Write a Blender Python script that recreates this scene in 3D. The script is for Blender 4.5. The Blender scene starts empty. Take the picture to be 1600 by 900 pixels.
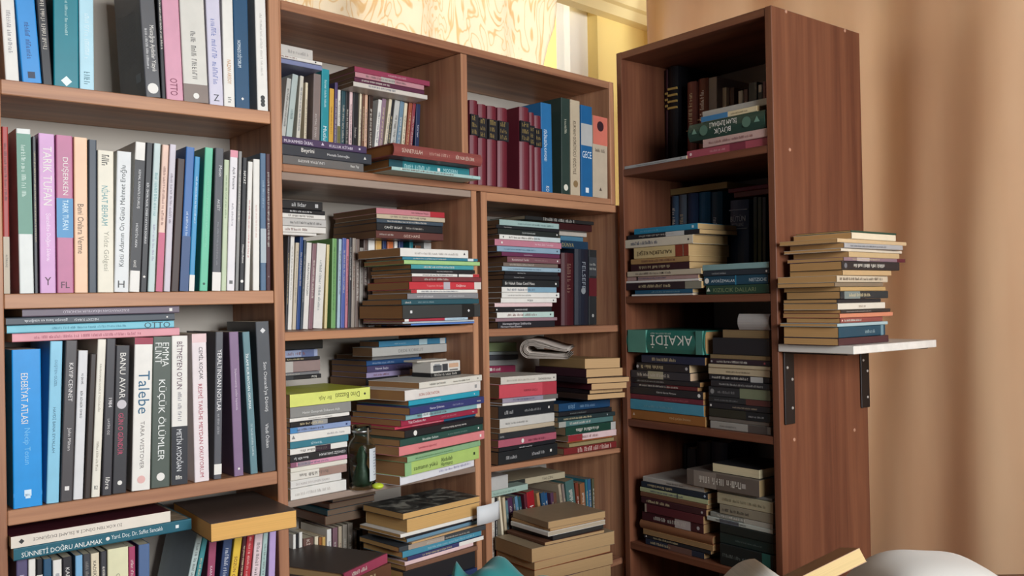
import bpy, math, random
import numpy as np
from mathutils import Matrix, Vector

# ------------------------------------------------------------------ camera, world, lights, exposure
H = 1.20                                   # camera height above the floor
F = 1417.5                                 # focal length in pixels of the 1600x900 frame
PITCH, ROLL = math.radians(.92), math.radians(-.95)
_cp, _sp, _cr, _sr = math.cos(PITCH), math.sin(PITCH), math.cos(ROLL), math.sin(ROLL)
RC = np.array([[_cr, -_sr, 0], [_sr, _cr, 0], [0, 0, 1]]) @ np.array([[1, 0, 0], [0, _sp, -_cp], [0, _cp, _sp]])
scene = bpy.context.scene
col = scene.collection
cam_d = bpy.data.cameras.new('camera'); cam = bpy.data.objects.new('camera', cam_d); col.objects.link(cam)
cam_d.sensor_width = 36; cam_d.lens = F / 1600 * 36; cam_d.clip_start = .02
_m = Matrix.Identity(4)
for _i in range(3):
    _m[_i][0], _m[_i][1], _m[_i][2] = RC[0][_i], -RC[1][_i], -RC[2][_i]
_m[2][3] = H
cam.matrix_world = _m
scene.camera = cam
world = bpy.data.worlds.new('world'); scene.world = world; world.use_nodes = True
world.node_tree.nodes['Background'].inputs[0].default_value = (.86, .90, 1.0, 1)
world.node_tree.nodes['Background'].inputs[1].default_value = .065
vs = scene.view_settings
vs.view_transform = 'Standard'; vs.look = 'None'; vs.gamma = 1; vs.use_curve_mapping = False; vs.exposure = .0


def area_light(name, loc, target, sx, sy, power, color):
    d = bpy.data.lights.new(name, 'AREA'); d.shape = 'RECTANGLE'; d.size = sx; d.size_y = sy; d.energy = power; d.color = color
    o = bpy.data.objects.new(name, d); col.objects.link(o)
    o.matrix_world = Matrix.Translation(loc) @ (Vector(target) - Vector(loc)).to_track_quat('-Z', 'Y').to_matrix().to_4x4()
    return o


# daylight from the large window of the room behind the photographer, to the right
area_light('room_window_light', (1.5, -.5, 1.62), (-.2, 1.8, 1.1), 1.1, .9, 80, (.95, .975, 1))
# daylight outside the curtained window behind the bookcases, and outside the draped one at the right
area_light('outdoor_light', (-.75, 3.45, 2.3), (.05, 2.35, 1.75), 2.2, 1.6, 62, (1, .965, .90))
area_light('outdoor_light_right', (1.95, 2.75, 1.75), (1.3, 2.2, 1.5), 2.2, 1.5, 40, (1, .93, .82))

# ------------------------------------------------------------------ basic helpers
random.seed(7)


def rgb(h):
    h = h.lstrip('#'); v = [int(h[i:i + 2], 16) / 255 for i in (0, 2, 4)]
    return tuple(c / 12.92 if c <= .04045 else ((c + .055) / 1.055) ** 2.4 for c in v) + (1,)


def ray(x, y): return RC.T @ np.array([(x - 800) / F, (y - 450) / F, 1.])


class Frame:
    """u to the right along a front, w inward, z up; origin in camera-centred metres"""
    def __init__(s, o, yaw, roll=0.):
        s.o = np.array(o, float); s.yaw = yaw
        s.eu = np.array([math.cos(yaw), math.sin(yaw), roll]); s.eu /= np.linalg.norm(s.eu)
        s.ew = np.array([-math.sin(yaw), math.cos(yaw), 0.]); s.ez = np.cross(s.eu, s.ew); s.roll = roll

    def pix(s, x, y, w=0.):
        r = ray(x, y); t = ((s.o + w * s.ew) @ s.ew) / (r @ s.ew); p = r * t - s.o
        return p @ s.eu, p @ s.ez

    def side(s, x, y, u):
        r = ray(x, y); o = s.o + u * s.eu; t = (o @ s.eu) / (r @ s.eu); p = r * t - s.o
        return p @ s.ew, p @ s.ez

    def P(s, u, w, z): return s.o + u * s.eu + w * s.ew + z * s.ez

    def sub(s, x, y, w, yaw):
        u, z = s.pix(x, y, w)
        return Frame(s.P(u, w, 0), s.yaw + math.radians(yaw), s.roll)

    def mat(s, u=0, w=0, z=0, axes=None):
        p = s.P(u, w, z); m = Matrix.Identity(4); ax = axes or (s.eu, s.ew, s.ez)
        for i in range(3):
            for j in range(3): m[i][j] = ax[j][i]
            m[i][3] = p[i]
        m[2][3] += H
        return m


def origin(x, y, depth): r = ray(x, y); p = r / r[1] * depth; p[2] = 0; return p


FA = Frame(origin(430, 460, 1.5), math.radians(39.44), .0075)
FB = Frame(origin(445, 460, 1.65), math.radians(44.69))
FC = Frame(origin(975, 460, 2.3), math.radians(-51.25))

# ------------------------------------------------------------------ materials
MATS = {}


def nodes_of(m): m.use_nodes = True; return m.node_tree.nodes, m.node_tree.links, m.node_tree.nodes['Principled BSDF']


def cover_mat(hexc, rough=.42):
    k = ('c', hexc, rough)
    if k in MATS: return MATS[k]
    m = bpy.data.materials.new('cover_' + hexc.strip('#')); n, l, b = nodes_of(m)
    tc = n.new('ShaderNodeTexCoord'); ns = n.new('ShaderNodeTexNoise'); ns.inputs['Scale'].default_value = 38; ns.inputs['Detail'].default_value = 4
    mp = n.new('ShaderNodeMapRange'); mp.inputs['To Min'].default_value = .86; mp.inputs['To Max'].default_value = 1.1
    hs = n.new('ShaderNodeHueSaturation'); hs.inputs['Color'].default_value = rgb(hexc)
    l.new(tc.outputs['Object'], ns.inputs['Vector']); l.new(ns.outputs['Fac'], mp.inputs['Value']); l.new(mp.outputs['Result'], hs.inputs['Value'])
    l.new(hs.outputs['Color'], b.inputs['Base Color']); b.inputs['Roughness'].default_value = rough; b.inputs['Specular IOR Level'].default_value = .35
    MATS[k] = m; return m


def plain_mat(name, hexc, rough=.6, **kw):
    k = ('p', name)
    if k in MATS: return MATS[k]
    m = bpy.data.materials.new(name); n, l, b = nodes_of(m)
    b.inputs['Base Color'].default_value = rgb(hexc); b.inputs['Roughness'].default_value = rough
    for a, v in kw.items(): b.inputs[a.replace('_', ' ')].default_value = v
    MATS[k] = m; return m


def ink(hexc): return plain_mat('ink_' + hexc.strip('#'), hexc, .5)


def page_mat(hexc):
    k = ('pg', hexc)
    if k in MATS: return MATS[k]
    m = bpy.data.materials.new('paper_' + hexc.strip('#')); n, l, b = nodes_of(m)
    tc = n.new('ShaderNodeTexCoord'); mp = n.new('ShaderNodeMapping'); mp.inputs['Scale'].default_value = (1500, 6, 6)
    ns = n.new('ShaderNodeTexNoise'); ns.inputs['Scale'].default_value = 1; ns.inputs['Detail'].default_value = 2
    mr = n.new('ShaderNodeMapRange'); mr.inputs['To Min'].default_value = .72; mr.inputs['To Max'].default_value = 1.12
    hs = n.new('ShaderNodeHueSaturation'); hs.inputs['Color'].default_value = rgb(hexc)
    l.new(tc.outputs['Object'], mp.inputs['Vector']); l.new(mp.outputs[0], ns.inputs['Vector']); l.new(ns.outputs['Fac'], mr.inputs['Value'])
    l.new(mr.outputs[0], hs.inputs['Value']); l.new(hs.outputs[0], b.inputs['Base Color']); b.inputs['Roughness'].default_value = .85
    MATS[k] = m; return m


def wood_mat(name, c1, c2, axis, rough=.42):
    k = ('w', name, axis)
    if k in MATS: return MATS[k]
    m = bpy.data.materials.new(name + '_' + 'xyz'[axis]); n, l, b = nodes_of(m)
    tc = n.new('ShaderNodeTexCoord'); mp = n.new('ShaderNodeMapping')
    sc = [34., 34., 34.]; sc[axis] = 1.3; mp.inputs['Scale'].default_value = sc
    oi = n.new('ShaderNodeObjectInfo'); va = n.new('ShaderNodeVectorMath'); va.operation = 'ADD'
    sv = n.new('ShaderNodeVectorMath'); sv.operation = 'SCALE'; sv.inputs[0].default_value = (5, 7, 3)
    l.new(oi.outputs['Random'], sv.inputs['Scale']); l.new(tc.outputs['Object'], va.inputs[0]); l.new(sv.outputs[0], va.inputs[1]); l.new(va.outputs[0], mp.inputs['Vector'])
    ns = n.new('ShaderNodeTexNoise'); ns.inputs['Scale'].default_value = 1.; ns.inputs['Detail'].default_value = 7; ns.inputs['Roughness'].default_value = .6; ns.inputs['Distortion'].default_value = .5
    l.new(mp.outputs[0], ns.inputs['Vector'])
    cr = n.new('ShaderNodeValToRGB'); e = cr.color_ramp.elements; e[0].position = .33; e[0].color = rgb(c1); e[1].position = .68; e[1].color = rgb(c2)
    l.new(ns.outputs['Fac'], cr.inputs[0]); l.new(cr.outputs[0], b.inputs['Base Color'])
    bp = n.new('ShaderNodeBump'); bp.inputs['Strength'].default_value = .08; bp.inputs['Distance'].default_value = .001
    l.new(ns.outputs['Fac'], bp.inputs['Height']); l.new(bp.outputs[0], b.inputs['Normal']); b.inputs['Roughness'].default_value = rough
    b.inputs['Specular IOR Level'].default_value = .3
    MATS[k] = m; return m


WC = ('#8f614a', '#c8946f')
CC = ('#633a2a', '#82523a')

# ------------------------------------------------------------------ mesh helpers


def mesh_obj(name, verts, faces, mat, parent=None, matrix=None, smooth=False):
    me = bpy.data.meshes.new(name); me.from_pydata(verts, [], faces)
    me.materials.append(mat)
    if smooth: me.polygons.foreach_set('use_smooth', [True] * len(me.polygons))
    me.update()
    o = bpy.data.objects.new(name, me); col.objects.link(o)
    if parent: o.parent = parent
    if matrix is not None:
        if parent: o.matrix_local = matrix
        else: o.matrix_world = matrix
    return o


def tag(o, label=None, cat=None, group=None, kind=None):
    for k, v in (('label', label), ('category', cat), ('group', group), ('kind', kind)):
        if v: o[k] = v
    return o


def empty(name, matrix):
    o = bpy.data.objects.new(name, None); o.empty_display_size = .05; col.objects.link(o); o.matrix_world = matrix; return o


def cbox(x0, x1, y0, y1, z0, z1, c=.0012, v=None, f=None):
    """box with chamfered edges"""
    v = [] if v is None else v; f = [] if f is None else f; b = len(v)
    c = min(c, (x1 - x0) * .3, (y1 - y0) * .3, (z1 - z0) * .3)
    idx = {}
    X, Y, Z = (x0, x1), (y0, y1), (z0, z1)
    for i in (0, 1):
        for j in (0, 1):
            for k in (0, 1):
                sx, sy, sz = (1 - 2 * i) * c, (1 - 2 * j) * c, (1 - 2 * k) * c
                for a, p in (('x', (X[i], Y[j] + sy, Z[k] + sz)), ('y', (X[i] + sx, Y[j], Z[k] + sz)), ('z', (X[i] + sx, Y[j] + sy, Z[k]))):
                    idx[a, i, j, k] = len(v); v.append(p)
    q = lambda a, s: f.append(tuple(idx[(a,) + t] for t in s))
    for i in (0, 1):
        s = [(i, 0, 0), (i, 1, 0), (i, 1, 1), (i, 0, 1)]; q('x', s if i else s[::-1])
        s = [(0, i, 0), (0, i, 1), (1, i, 1), (1, i, 0)]; q('y', s if i else s[::-1])
        s = [(0, 0, i), (1, 0, i), (1, 1, i), (0, 1, i)]; q('z', s if i else s[::-1])
    for i in (0, 1):
        for j in (0, 1):
            f.append((idx['y', i, j, 0], idx['x', i, j, 0], idx['x', i, j, 1], idx['y', i, j, 1]))
            f.append((idx['z', i, 0, j], idx['x', i, 0, j], idx['x', i, 1, j], idx['z', i, 1, j]))
            f.append((idx['y', 0, i, j], idx['z', 0, i, j], idx['z', 1, i, j], idx['y', 1, i, j]))
            for k in (0, 1): f.append((idx['x', i, j, k], idx['y', i, j, k], idx['z', i, j, k]))
    return v, f


def board(name, x0, x1, y0, y1, z0, z1, mat, parent, label=None):
    v, f = cbox(0, x1 - x0, 0, y1 - y0, 0, z1 - z0)
    o = mesh_obj(name, v, f, mat, parent, Matrix.Translation((x0, y0, z0)))
    if label: o['label'] = label
    return o


def lathe(prof, n=24, v=None, f=None):
    v = [] if v is None else v; f = [] if f is None else f; b = len(v)
    for r, z in prof:
        for k in range(n): a = 2 * math.pi * k / n; v.append((r * math.cos(a), r * math.sin(a), z))
    for i in range(len(prof) - 1):
        for k in range(n): f.append((b + i * n + k, b + i * n + (k + 1) % n, b + (i + 1) * n + (k + 1) % n, b + (i + 1) * n + k))
    return v, f


# ------------------------------------------------------------------ the room
wall_y = plain_mat('yellow_wall_paint', '#efd283', .85)
_n, _l, _b = nodes_of(wall_y)
_t = _n.new('ShaderNodeTexNoise'); _t.inputs['Scale'].default_value = 60; _bp = _n.new('ShaderNodeBump'); _bp.inputs['Strength'].default_value = .15; _bp.inputs['Distance'].default_value = .004
_l.new(_t.outputs['Fac'], _bp.inputs['Height']); _l.new(_bp.outputs[0], _b.inputs['Normal'])


def struct(name, o): o['kind'] = 'structure'; return o


FL = -H
v, f = cbox(-2.6, 3.2, -2.2, 4.2, -.1, 0); struct('floor', mesh_obj('floor', v, f, wood_mat('floor_wood', '#6b4b34', '#8f6a4a', 1)))
# back wall (behind the middle bookcases) with an opening for the window
v, f = [], []
WU0, WU1, WZ0, WZ1 = -.55, 1.335, -.25, 1.12
for a in ((-1.2, WU0, FL, 1.45), (WU1, 1.95, FL, 1.45), (WU0, WU1, FL, WZ0), (WU0, WU1, WZ1, 1.45)): cbox(a[0], a[1], .36, .50, a[2], a[3], .0002, v, f)
struct('wall_back', mesh_obj('wall_back', v, f, wall_y, None, FB.mat()))
v, f = [], []
RU0, RU1, RZ0, RZ1 = -.45, 1.75, -.60, 1.2
for a in ((-1.05, RU0, FL, 1.45), (RU1, 2.6, FL, 1.45), (RU0, RU1, FL, RZ0), (RU0, RU1, RZ1, 1.45)): cbox(a[0], a[1], .58, .70, a[2], a[3], .0002, v, f)
struct('wall_right', mesh_obj('wall_right', v, f, wall_y, None, FC.mat()))
v, f = cbox(-1.9, -.03, .30, .40, FL, 1.45); struct('wall_left', mesh_obj('wall_left', v, f, wall_y, None, FA.mat()))
# window: white frame with panes
wroot = empty('window_1', FB.mat(WU0, .40, WZ0)); struct('window_1', wroot)
white_pvc = plain_mat('white_window_frame', '#f4efe2', .4)
glass = plain_mat('window_glass', '#ffffff', .02, Transmission_Weight=1.0, IOR=1.05)
def window(wroot, ww, wh):
  for a in ((0, ww, 0, .07), (0, ww, wh - .07, wh), (0, .07, .07, wh - .07), (ww - .085, ww, .07, wh - .07), (ww * .5 - .04, ww * .5 + .04, .07, wh - .07)):
    board('window_frame', a[0], a[1], 0, .06, a[2], a[3], white_pvc, wroot)
  for a in ((.07, ww * .5 - .04), (ww * .5 + .04, ww - .085)): board('pane', a[0], a[1], .025, .031, .07, wh - .07, glass, wroot)


window(wroot, WU1 - WU0, WZ1 - WZ0)
wroot = empty('window_2', FC.mat(RU0, .62, RZ0)); struct('window_2', wroot)
window(wroot, RU1 - RU0, RZ1 - RZ0)
# cornice along the top of the back wall
v, f = [], []
pr = [(.36, .90), (.33, .905), (.315, .93), (.30, .935), (.285, .97), (.25, .98), (.235, 1.03), (.36, 1.03)]
for u in (1.06, 1.93):
    for w_, z_ in pr: v.append((u, w_, z_))
n_ = len(pr)
for i in range(n_): f.append((i, (i + 1) % n_, n_ + (i + 1) % n_, n_ + i))
f += [tuple(range(n_))[::-1], tuple(range(n_, 2 * n_))]
struct('trim_1', mesh_obj('trim_1', v, f, plain_mat('cornice_cream', '#e9d49a', .7), None, FB.mat()))


# curtains
def cloth_sheet(name, frame, u0, u1, z0, z1, wfun, nu, nz, mat, th=.0016, edge=None):
    v, f = [], []
    for s in (0, th):
        for j in range(nz + 1):
            for i in range(nu + 1):
                t, k = i / nu, j / nz; z = z0 + (z1 - z0) * k
                ue = (edge(z) if edge else u1); u = u0 + (ue - u0) * t
                v.append((u, wfun(u, z) + s, z))
    N = (nu + 1) * (nz + 1)
    for s in (0, 1):
        for j in range(nz):
            for i in range(nu):
                a = s * N + j * (nu + 1) + i; q = (a, a + 1, a + nu + 2, a + nu + 1); f.append(q if not s else q[::-1])
    for j in range(nz):
        for i in (0, nu):
            a = j * (nu + 1) + i; f.append((a, a + nu + 1, a + nu + 1 + N, a + N) if i else (a + N, a + N + nu + 1, a + nu + 1, a))
    return mesh_obj(name, v, f, mat, None, frame.mat(), True)


m = bpy.data.materials.new('patterned_sheer_fabric'); n, l, b = nodes_of(m)
tc = n.new('ShaderNodeTexCoord'); mp = n.new('ShaderNodeMapping'); mp.inputs['Scale'].default_value = (9, 1, 5)
ns = n.new('ShaderNodeTexNoise'); ns.inputs['Scale'].default_value = 1.1; ns.inputs['Detail'].default_value = 1.5; ns.inputs['Distortion'].default_value = 2.2
wv = n.new('ShaderNodeMath'); wv.operation = 'MULTIPLY'; wv.inputs[1].default_value = 46
sn = n.new('ShaderNodeMath'); sn.operation = 'SINE'
cr = n.new('ShaderNodeValToRGB'); e = cr.color_ramp.elements; e[0].position = .55; e[0].color = rgb('#f7eedd'); e[1].position = .98; e[1].color = rgb('#edd7b0')
l.new(tc.outputs['Object'], mp.inputs[0]); l.new(mp.outputs[0], ns.inputs['Vector']); l.new(ns.outputs['Fac'], wv.inputs[0]); l.new(wv.outputs[0], sn.inputs[0]); l.new(sn.outputs[0], cr.inputs[0])
tr = n.new('ShaderNodeBsdfTranslucent'); mx = n.new('ShaderNodeMixShader'); mx.inputs[0].default_value = .62
b.inputs['Roughness'].default_value = .9
l.new(cr.outputs[0], b.inputs['Base Color']); l.new(cr.outputs[0], tr.inputs['Color']); l.new(b.outputs[0], mx.inputs[1]); l.new(tr.outputs[0], mx.inputs[2]); l.new(mx.outputs[0], n['Material Output'].inputs[0])
e1 = FB.pix(857, 100, .31)[0]; e0 = FB.pix(868, 0, .31)[0]
cur = cloth_sheet('window_curtain', FB, -.75, 1.1, -.1, 1.25, lambda u, z: .315 + .012 * math.sin(u * 21) + .006 * math.sin(u * 47 + z * 3), 150, 24, m,
                  edge=lambda z: e1 + (e0 - e1) * max(-1.5, min(2, (z - .69) / .19)) + .008 * math.sin(z * 25))
tag(cur, 'cream sheer curtain with swirling gold pattern, glowing in the window behind the bookcases', 'curtain')
m = bpy.data.materials.new('beige_satin'); n, l, b = nodes_of(m)
tc = n.new('ShaderNodeTexCoord'); mp = n.new('ShaderNodeMapping'); mp.inputs['Scale'].default_value = (5, 1, .7)
ns = n.new('ShaderNodeTexNoise'); ns.inputs['Scale'].default_value = 1.5; ns.inputs['Detail'].default_value = 3
cr = n.new('ShaderNodeValToRGB'); e = cr.color_ramp.elements; e[0].position = .3; e[0].color = rgb('#d6b08a'); e[1].position = .7; e[1].color = rgb('#e4c7a4')
l.new(tc.outputs['Object'], mp.inputs[0]); l.new(mp.outputs[0], ns.inputs['Vector']); l.new(ns.outputs['Fac'], cr.inputs[0]); l.new(cr.outputs[0], b.inputs['Base Color'])
b.inputs['Roughness'].default_value = .55; b.inputs['Sheen Weight'].default_value = .3
tr = n.new('ShaderNodeBsdfTranslucent'); mx = n.new('ShaderNodeMixShader'); mx.inputs[0].default_value = .35
l.new(cr.outputs[0], tr.inputs['Color']); l.new(b.outputs[0], mx.inputs[1]); l.new(tr.outputs[0], mx.inputs[2]); l.new(mx.outputs[0], n['Material Output'].inputs[0])
DW = .43


def drape_w(u, z):
    k = .5 + .5 * math.tanh((u - .2) * 3)
    return DW + .013 * math.sin(u * 15 + 1.1 * z + .6 * math.sin(u * 4)) + .012 * math.sin(u * 33 - 1.6 * z) * (1 - .5 * k) + .02 * k * math.sin((u * 7 - 1.1 * z))


cu0 = FC.pix(1004, 40, DW)[0]
tag(cloth_sheet('drape', FC, cu0, 1.75, FL + .03, 1.4, drape_w, 260, 44, m, .002), 'beige satin drape hanging in soft folds behind the tall bookcase', 'curtain')

# ------------------------------------------------------------------ bookcases
back_m = plain_mat('grey_backboard', '#b9b1a6', .7)
raw_m = wood_mat('worn_board', '#7d6b60', '#a49184', 0)


def wood(axis, dark=False): return wood_mat('cherry_veneer_dark' if dark else 'cherry_veneer', *(CC if dark else WC), axis)


def bookcase(name, frame, label, u0, u1, z0, z1, depth, th, shelves, dividers=(), back=True, dark=False, base=True):
    """shelves: (u0, u1, z_left, z_right, thickness, material) with z of the top surface"""
    r = empty('bookcase', frame.mat(u0, 0, z0)); tag(r, label, 'bookcase')
    X = lambda u: u - u0
    board('side_panel', X(u0), X(u0 + th), 0, depth, 0, z1 - z0, wood(2, dark), r)
    board('side_panel', X(u1 - th), X(u1), 0, depth, 0, z1 - z0, wood(2, dark), r)
    for a, b_ in dividers: board('divider', X(a), X(b_), .0005, depth - .008, .016, z1 - z0 - .019, wood(2, dark), r)
    for s in shelves:
        a, b_, zl, zr, t, mat, nm = s
        ang = math.atan2(zr - zl, b_ - a); L = (b_ - a) / math.cos(ang)
        v, f = cbox(0, L, 0, depth - .008, -t, 0)
        mesh_obj(nm, v, f, mat or wood(0, dark), r, Matrix.Translation((X(a), .0008, zl - z0)) @ Matrix.Rotation(-ang, 4, 'Y'))
    if back: board('back_panel', .002, u1 - u0 - .002, depth - .004, depth, .002, z1 - z0 - .002, back_m, r)
    return r


AZ = [.3235, .0265, -.2715, -.569, -.866, -1.12]
EPS = .0004
bookcase('A', FA, 'near wooden bookcase at left edge, crammed with mostly upright paperbacks', -.4155, .0165, FL, .64, .178, .0178,
         [(-.3972, -.0018, z, z, .021, None, 'shelf') for z in AZ] + [(-.3972, -.0018, .6395, .6395, .02, None, 'top_panel')])
bookcase('Btop', FB, 'wide two-compartment wooden bookcase lying on top of two lower bookcases', -.019, .9617, .2462, .5615, .27, .0182,
         [(0, .943, .2605, .2605, .0142, None, 'bottom_panel'), (0, .943, .5612, .5612, .0175, None, 'top_panel')], [(.4375, .456)])
BLZ = [FB.pix(449.6, 519)[1], FB.pix(456, 783)[1]]
bookcase('Bleft', FB, 'lower wooden bookcase between near bookcase and corner, with bottle on a shelf', -.019, .477, FL, .2458, .27, .0152,
         [(-.0035, .4615, .2455, .2455, .0145, raw_m, 'top_panel'), (-.0035, .4615, BLZ[0], BLZ[0], .016, None, 'shelf'), (-.0035, .4615, BLZ[1], BLZ[1], .012, raw_m, 'shelf'),
          (-.0035, .4615, -.648, -.648, .016, None, 'shelf'), (-.0035, .4615, -.93, -.93, .016, None, 'shelf'), (-.0035, .4615, FL + .06, FL + .06, .016, None, 'shelf')])
BR1 = (FB.pix(766, 514)[1], FB.pix(960, 508)[1]); BR2 = (FB.pix(766, 730)[1], FB.pix(969, 700)[1])
bookcase('Bright', FB, 'lower wooden bookcase in the dark corner, holding the rolled newspaper',   .490, .985, FL, .2458, .27, .0185,
         [(.5087, .9663, .2455, .2455, .019, None, 'top_panel'), (.5087, .9663, BR1[0], BR1[1], .017, None, 'shelf'), (.5087, .9663, BR2[0], BR2[1], .012, None, 'shelf'),
          (.5087, .9663, -.655, -.655, .016, None, 'shelf'), (.5087, .9663, -.93, -.93, .016, None, 'shelf'), (.5087, .9663, FL + .06, FL + .06, .016, None, 'shelf')])
CZ = [.3325, .0105, -.2985, -.607]
CD = .352
croot = bookcase('C', FC, 'tall dark brown bookcase standing in front of the beige drape', -.0125, .455, FL, .632, CD, .0178,
                 [(.0051, .4373, z, z, .0175, None, 'shelf') for z in CZ + [-.89, -1.13]] + [(.0051, .4373, .6315, .6315, .018, None, 'top_panel')], dark=True)
cap = plain_mat('screw_cap', '#b98a70', .5)
for x, y in ((1228, 18), (1320, 48), (1234, 234), (1241, 687), (1335, 672)):
    w_, z_ = FC.side(x, y, .455)
    v, f = lathe([(0, .0015), (.003, .0015), (.0042, .0004), (.0042, 0)], 12)
    mesh_obj('screw_cap', v, f, cap, croot, Matrix.Translation((.4675, w_, z_ - FL)) @ Matrix.Rotation(math.pi / 2, 4, 'Y'))

# white shelf board on black brackets, fixed to the side of the tall bookcase
PU0, PU1 = .4556, .632
pz = FC.pix(1332, 540)[1] - .001; pw1 = FC.side(1479, 533, PU1)[0]
pw1 = min(pw1, .335)
ps = empty('wall_shelf', FC.mat(PU0, .0, pz)); tag(ps, 'small white shelf board on two black brackets, fixed to the tall bookcase side', 'shelf')
white_lam = wood_mat('white_laminate', '#d8d4cc', '#ece8e0', 0, .35)
board('board', 0, PU1 - PU0, -.002, pw1, -.0165, 0, white_lam, ps)
black_m = plain_mat('black_metal', '#241f1f', .4, Metallic=.3)
for w0, zl in ((.014, .158), (.318, .148)):
    v, f = cbox(0, .004, 0, .036, -.0165 - zl, -.0165); cbox(.004, .15, .004, .032, -.0208, -.0166, .001, v, f)
    br = mesh_obj('bracket', v, f, black_m, ps, Matrix.Translation((.0003, w0, 0)))
    for wz, zz in ((.010, -.062), (.027, -.088), (.026, -.15)):
        v, f = lathe([(0, .002), (.0022, .0018), (.0034, .0004), (.0034, 0)], 10)
        mesh_obj('screw', v, f, plain_mat('steel_screw', '#d9d6d0', .3, Metallic=.6), br, Matrix.Translation((.004, wz, zz + .01)) @ Matrix.Rotation(math.pi / 2, 4, 'Y'))

# ------------------------------------------------------------------ books
COLORS = dict(ivory='#e2ddd0', beige='#c4b496', rust='#a05a3c', darkred='#5c2428', white='#e9e6df', offwhite='#e2dccd', cream='#e6d9bd', black='#26262a', charcoal='#3f4045', grey='#8b8a88', palegrey='#bdbcb8', navy='#2b3a63', blue='#2f6ca6',
              skyblue='#8cc7e6', teal='#23737f', darkteal='#24505a', mint='#7fc9ad', green='#4d7f5c', darkgreen='#2b4a40', red='#b5353d', maroon='#5d2430', brown='#6e4a38',
              tan='#b3895c', taupe='#877870', mauve='#8a6470', pink='#dc94a3', palepink='#e6c8c8', purple='#594a72', lilac='#b9add0', yellow='#e0bb4c', orange='#c46a3c',
              salmon='#d97a68', olive='#7d7c4c', lime='#c9d254', magenta='#a63a60', crimson='#9b2c46', palegreen='#bccdb8', palegrn='#bccdb8', paleblue='#b4cbd8')
ORD = 'first second third fourth fifth sixth seventh eighth ninth tenth eleventh twelfth thirteenth fourteenth fifteenth sixteenth seventeenth eighteenth nineteenth twentieth twenty-first twenty-second twenty-third twenty-fourth twenty-fifth twenty-sixth twenty-seventh twenty-eighth twenty-ninth thirtieth thirty-first thirty-second'.split()
NICE = dict(offwhite='off-white', palegrey='pale grey', skyblue='sky blue', darkteal='dark teal', darkgreen='dark green', palepink='pale pink', palegreen='pale green', paleblue='pale blue')
DIMS = {}
TEXTQ = []          # (text object, book root, mapper, material)


def colour(tok):
    if tok.startswith('#'): return tok, ''
    if '#' in tok: nme, hx = tok.split('#'); return '#' + hx, nme.replace('_', ' ')
    return COLORS[tok], NICE.get(tok, tok)


def lum(hx): c = rgb(hx); return .2 * c[0] + .7 * c[1] + .1 * c[2]


def rng(s): a, b = s.split('-'); return float(a), float(b)


def greek(La, ha):
    """small unreadable strokes standing for blurred print, in reading coordinates"""
    v, f = [], []

    def q(x0, x1, y0, y1):
        b = len(v); v.extend([(x0, y0), (x1, y0), (x1, y1), (x0, y1)]); f.append((b, b + 1, b + 2, b + 3))
    x = 0
    while x < La - ha * .5:
        for _ in range(random.randint(3, 8)):
            w = ha * random.uniform(.36, .52); s = ha * .13
            if x + w > La: break
            k = random.random(); top = ha * random.choice((1, 1, .75))
            q(x, x + s, 0, top)
            if k < .6: q(x + w - s, x + w, 0, top * random.choice((1, .6)))
            if k > .3: q(x + s, x + w - s, top * .82 if k < .7 else top * .42, top if k < .7 else top * .58)
            if k > .75: q(x + s, x + w - s, 0, ha * .14)
            x += w + ha * .14
        x += ha * .45
    return v, f


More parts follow.
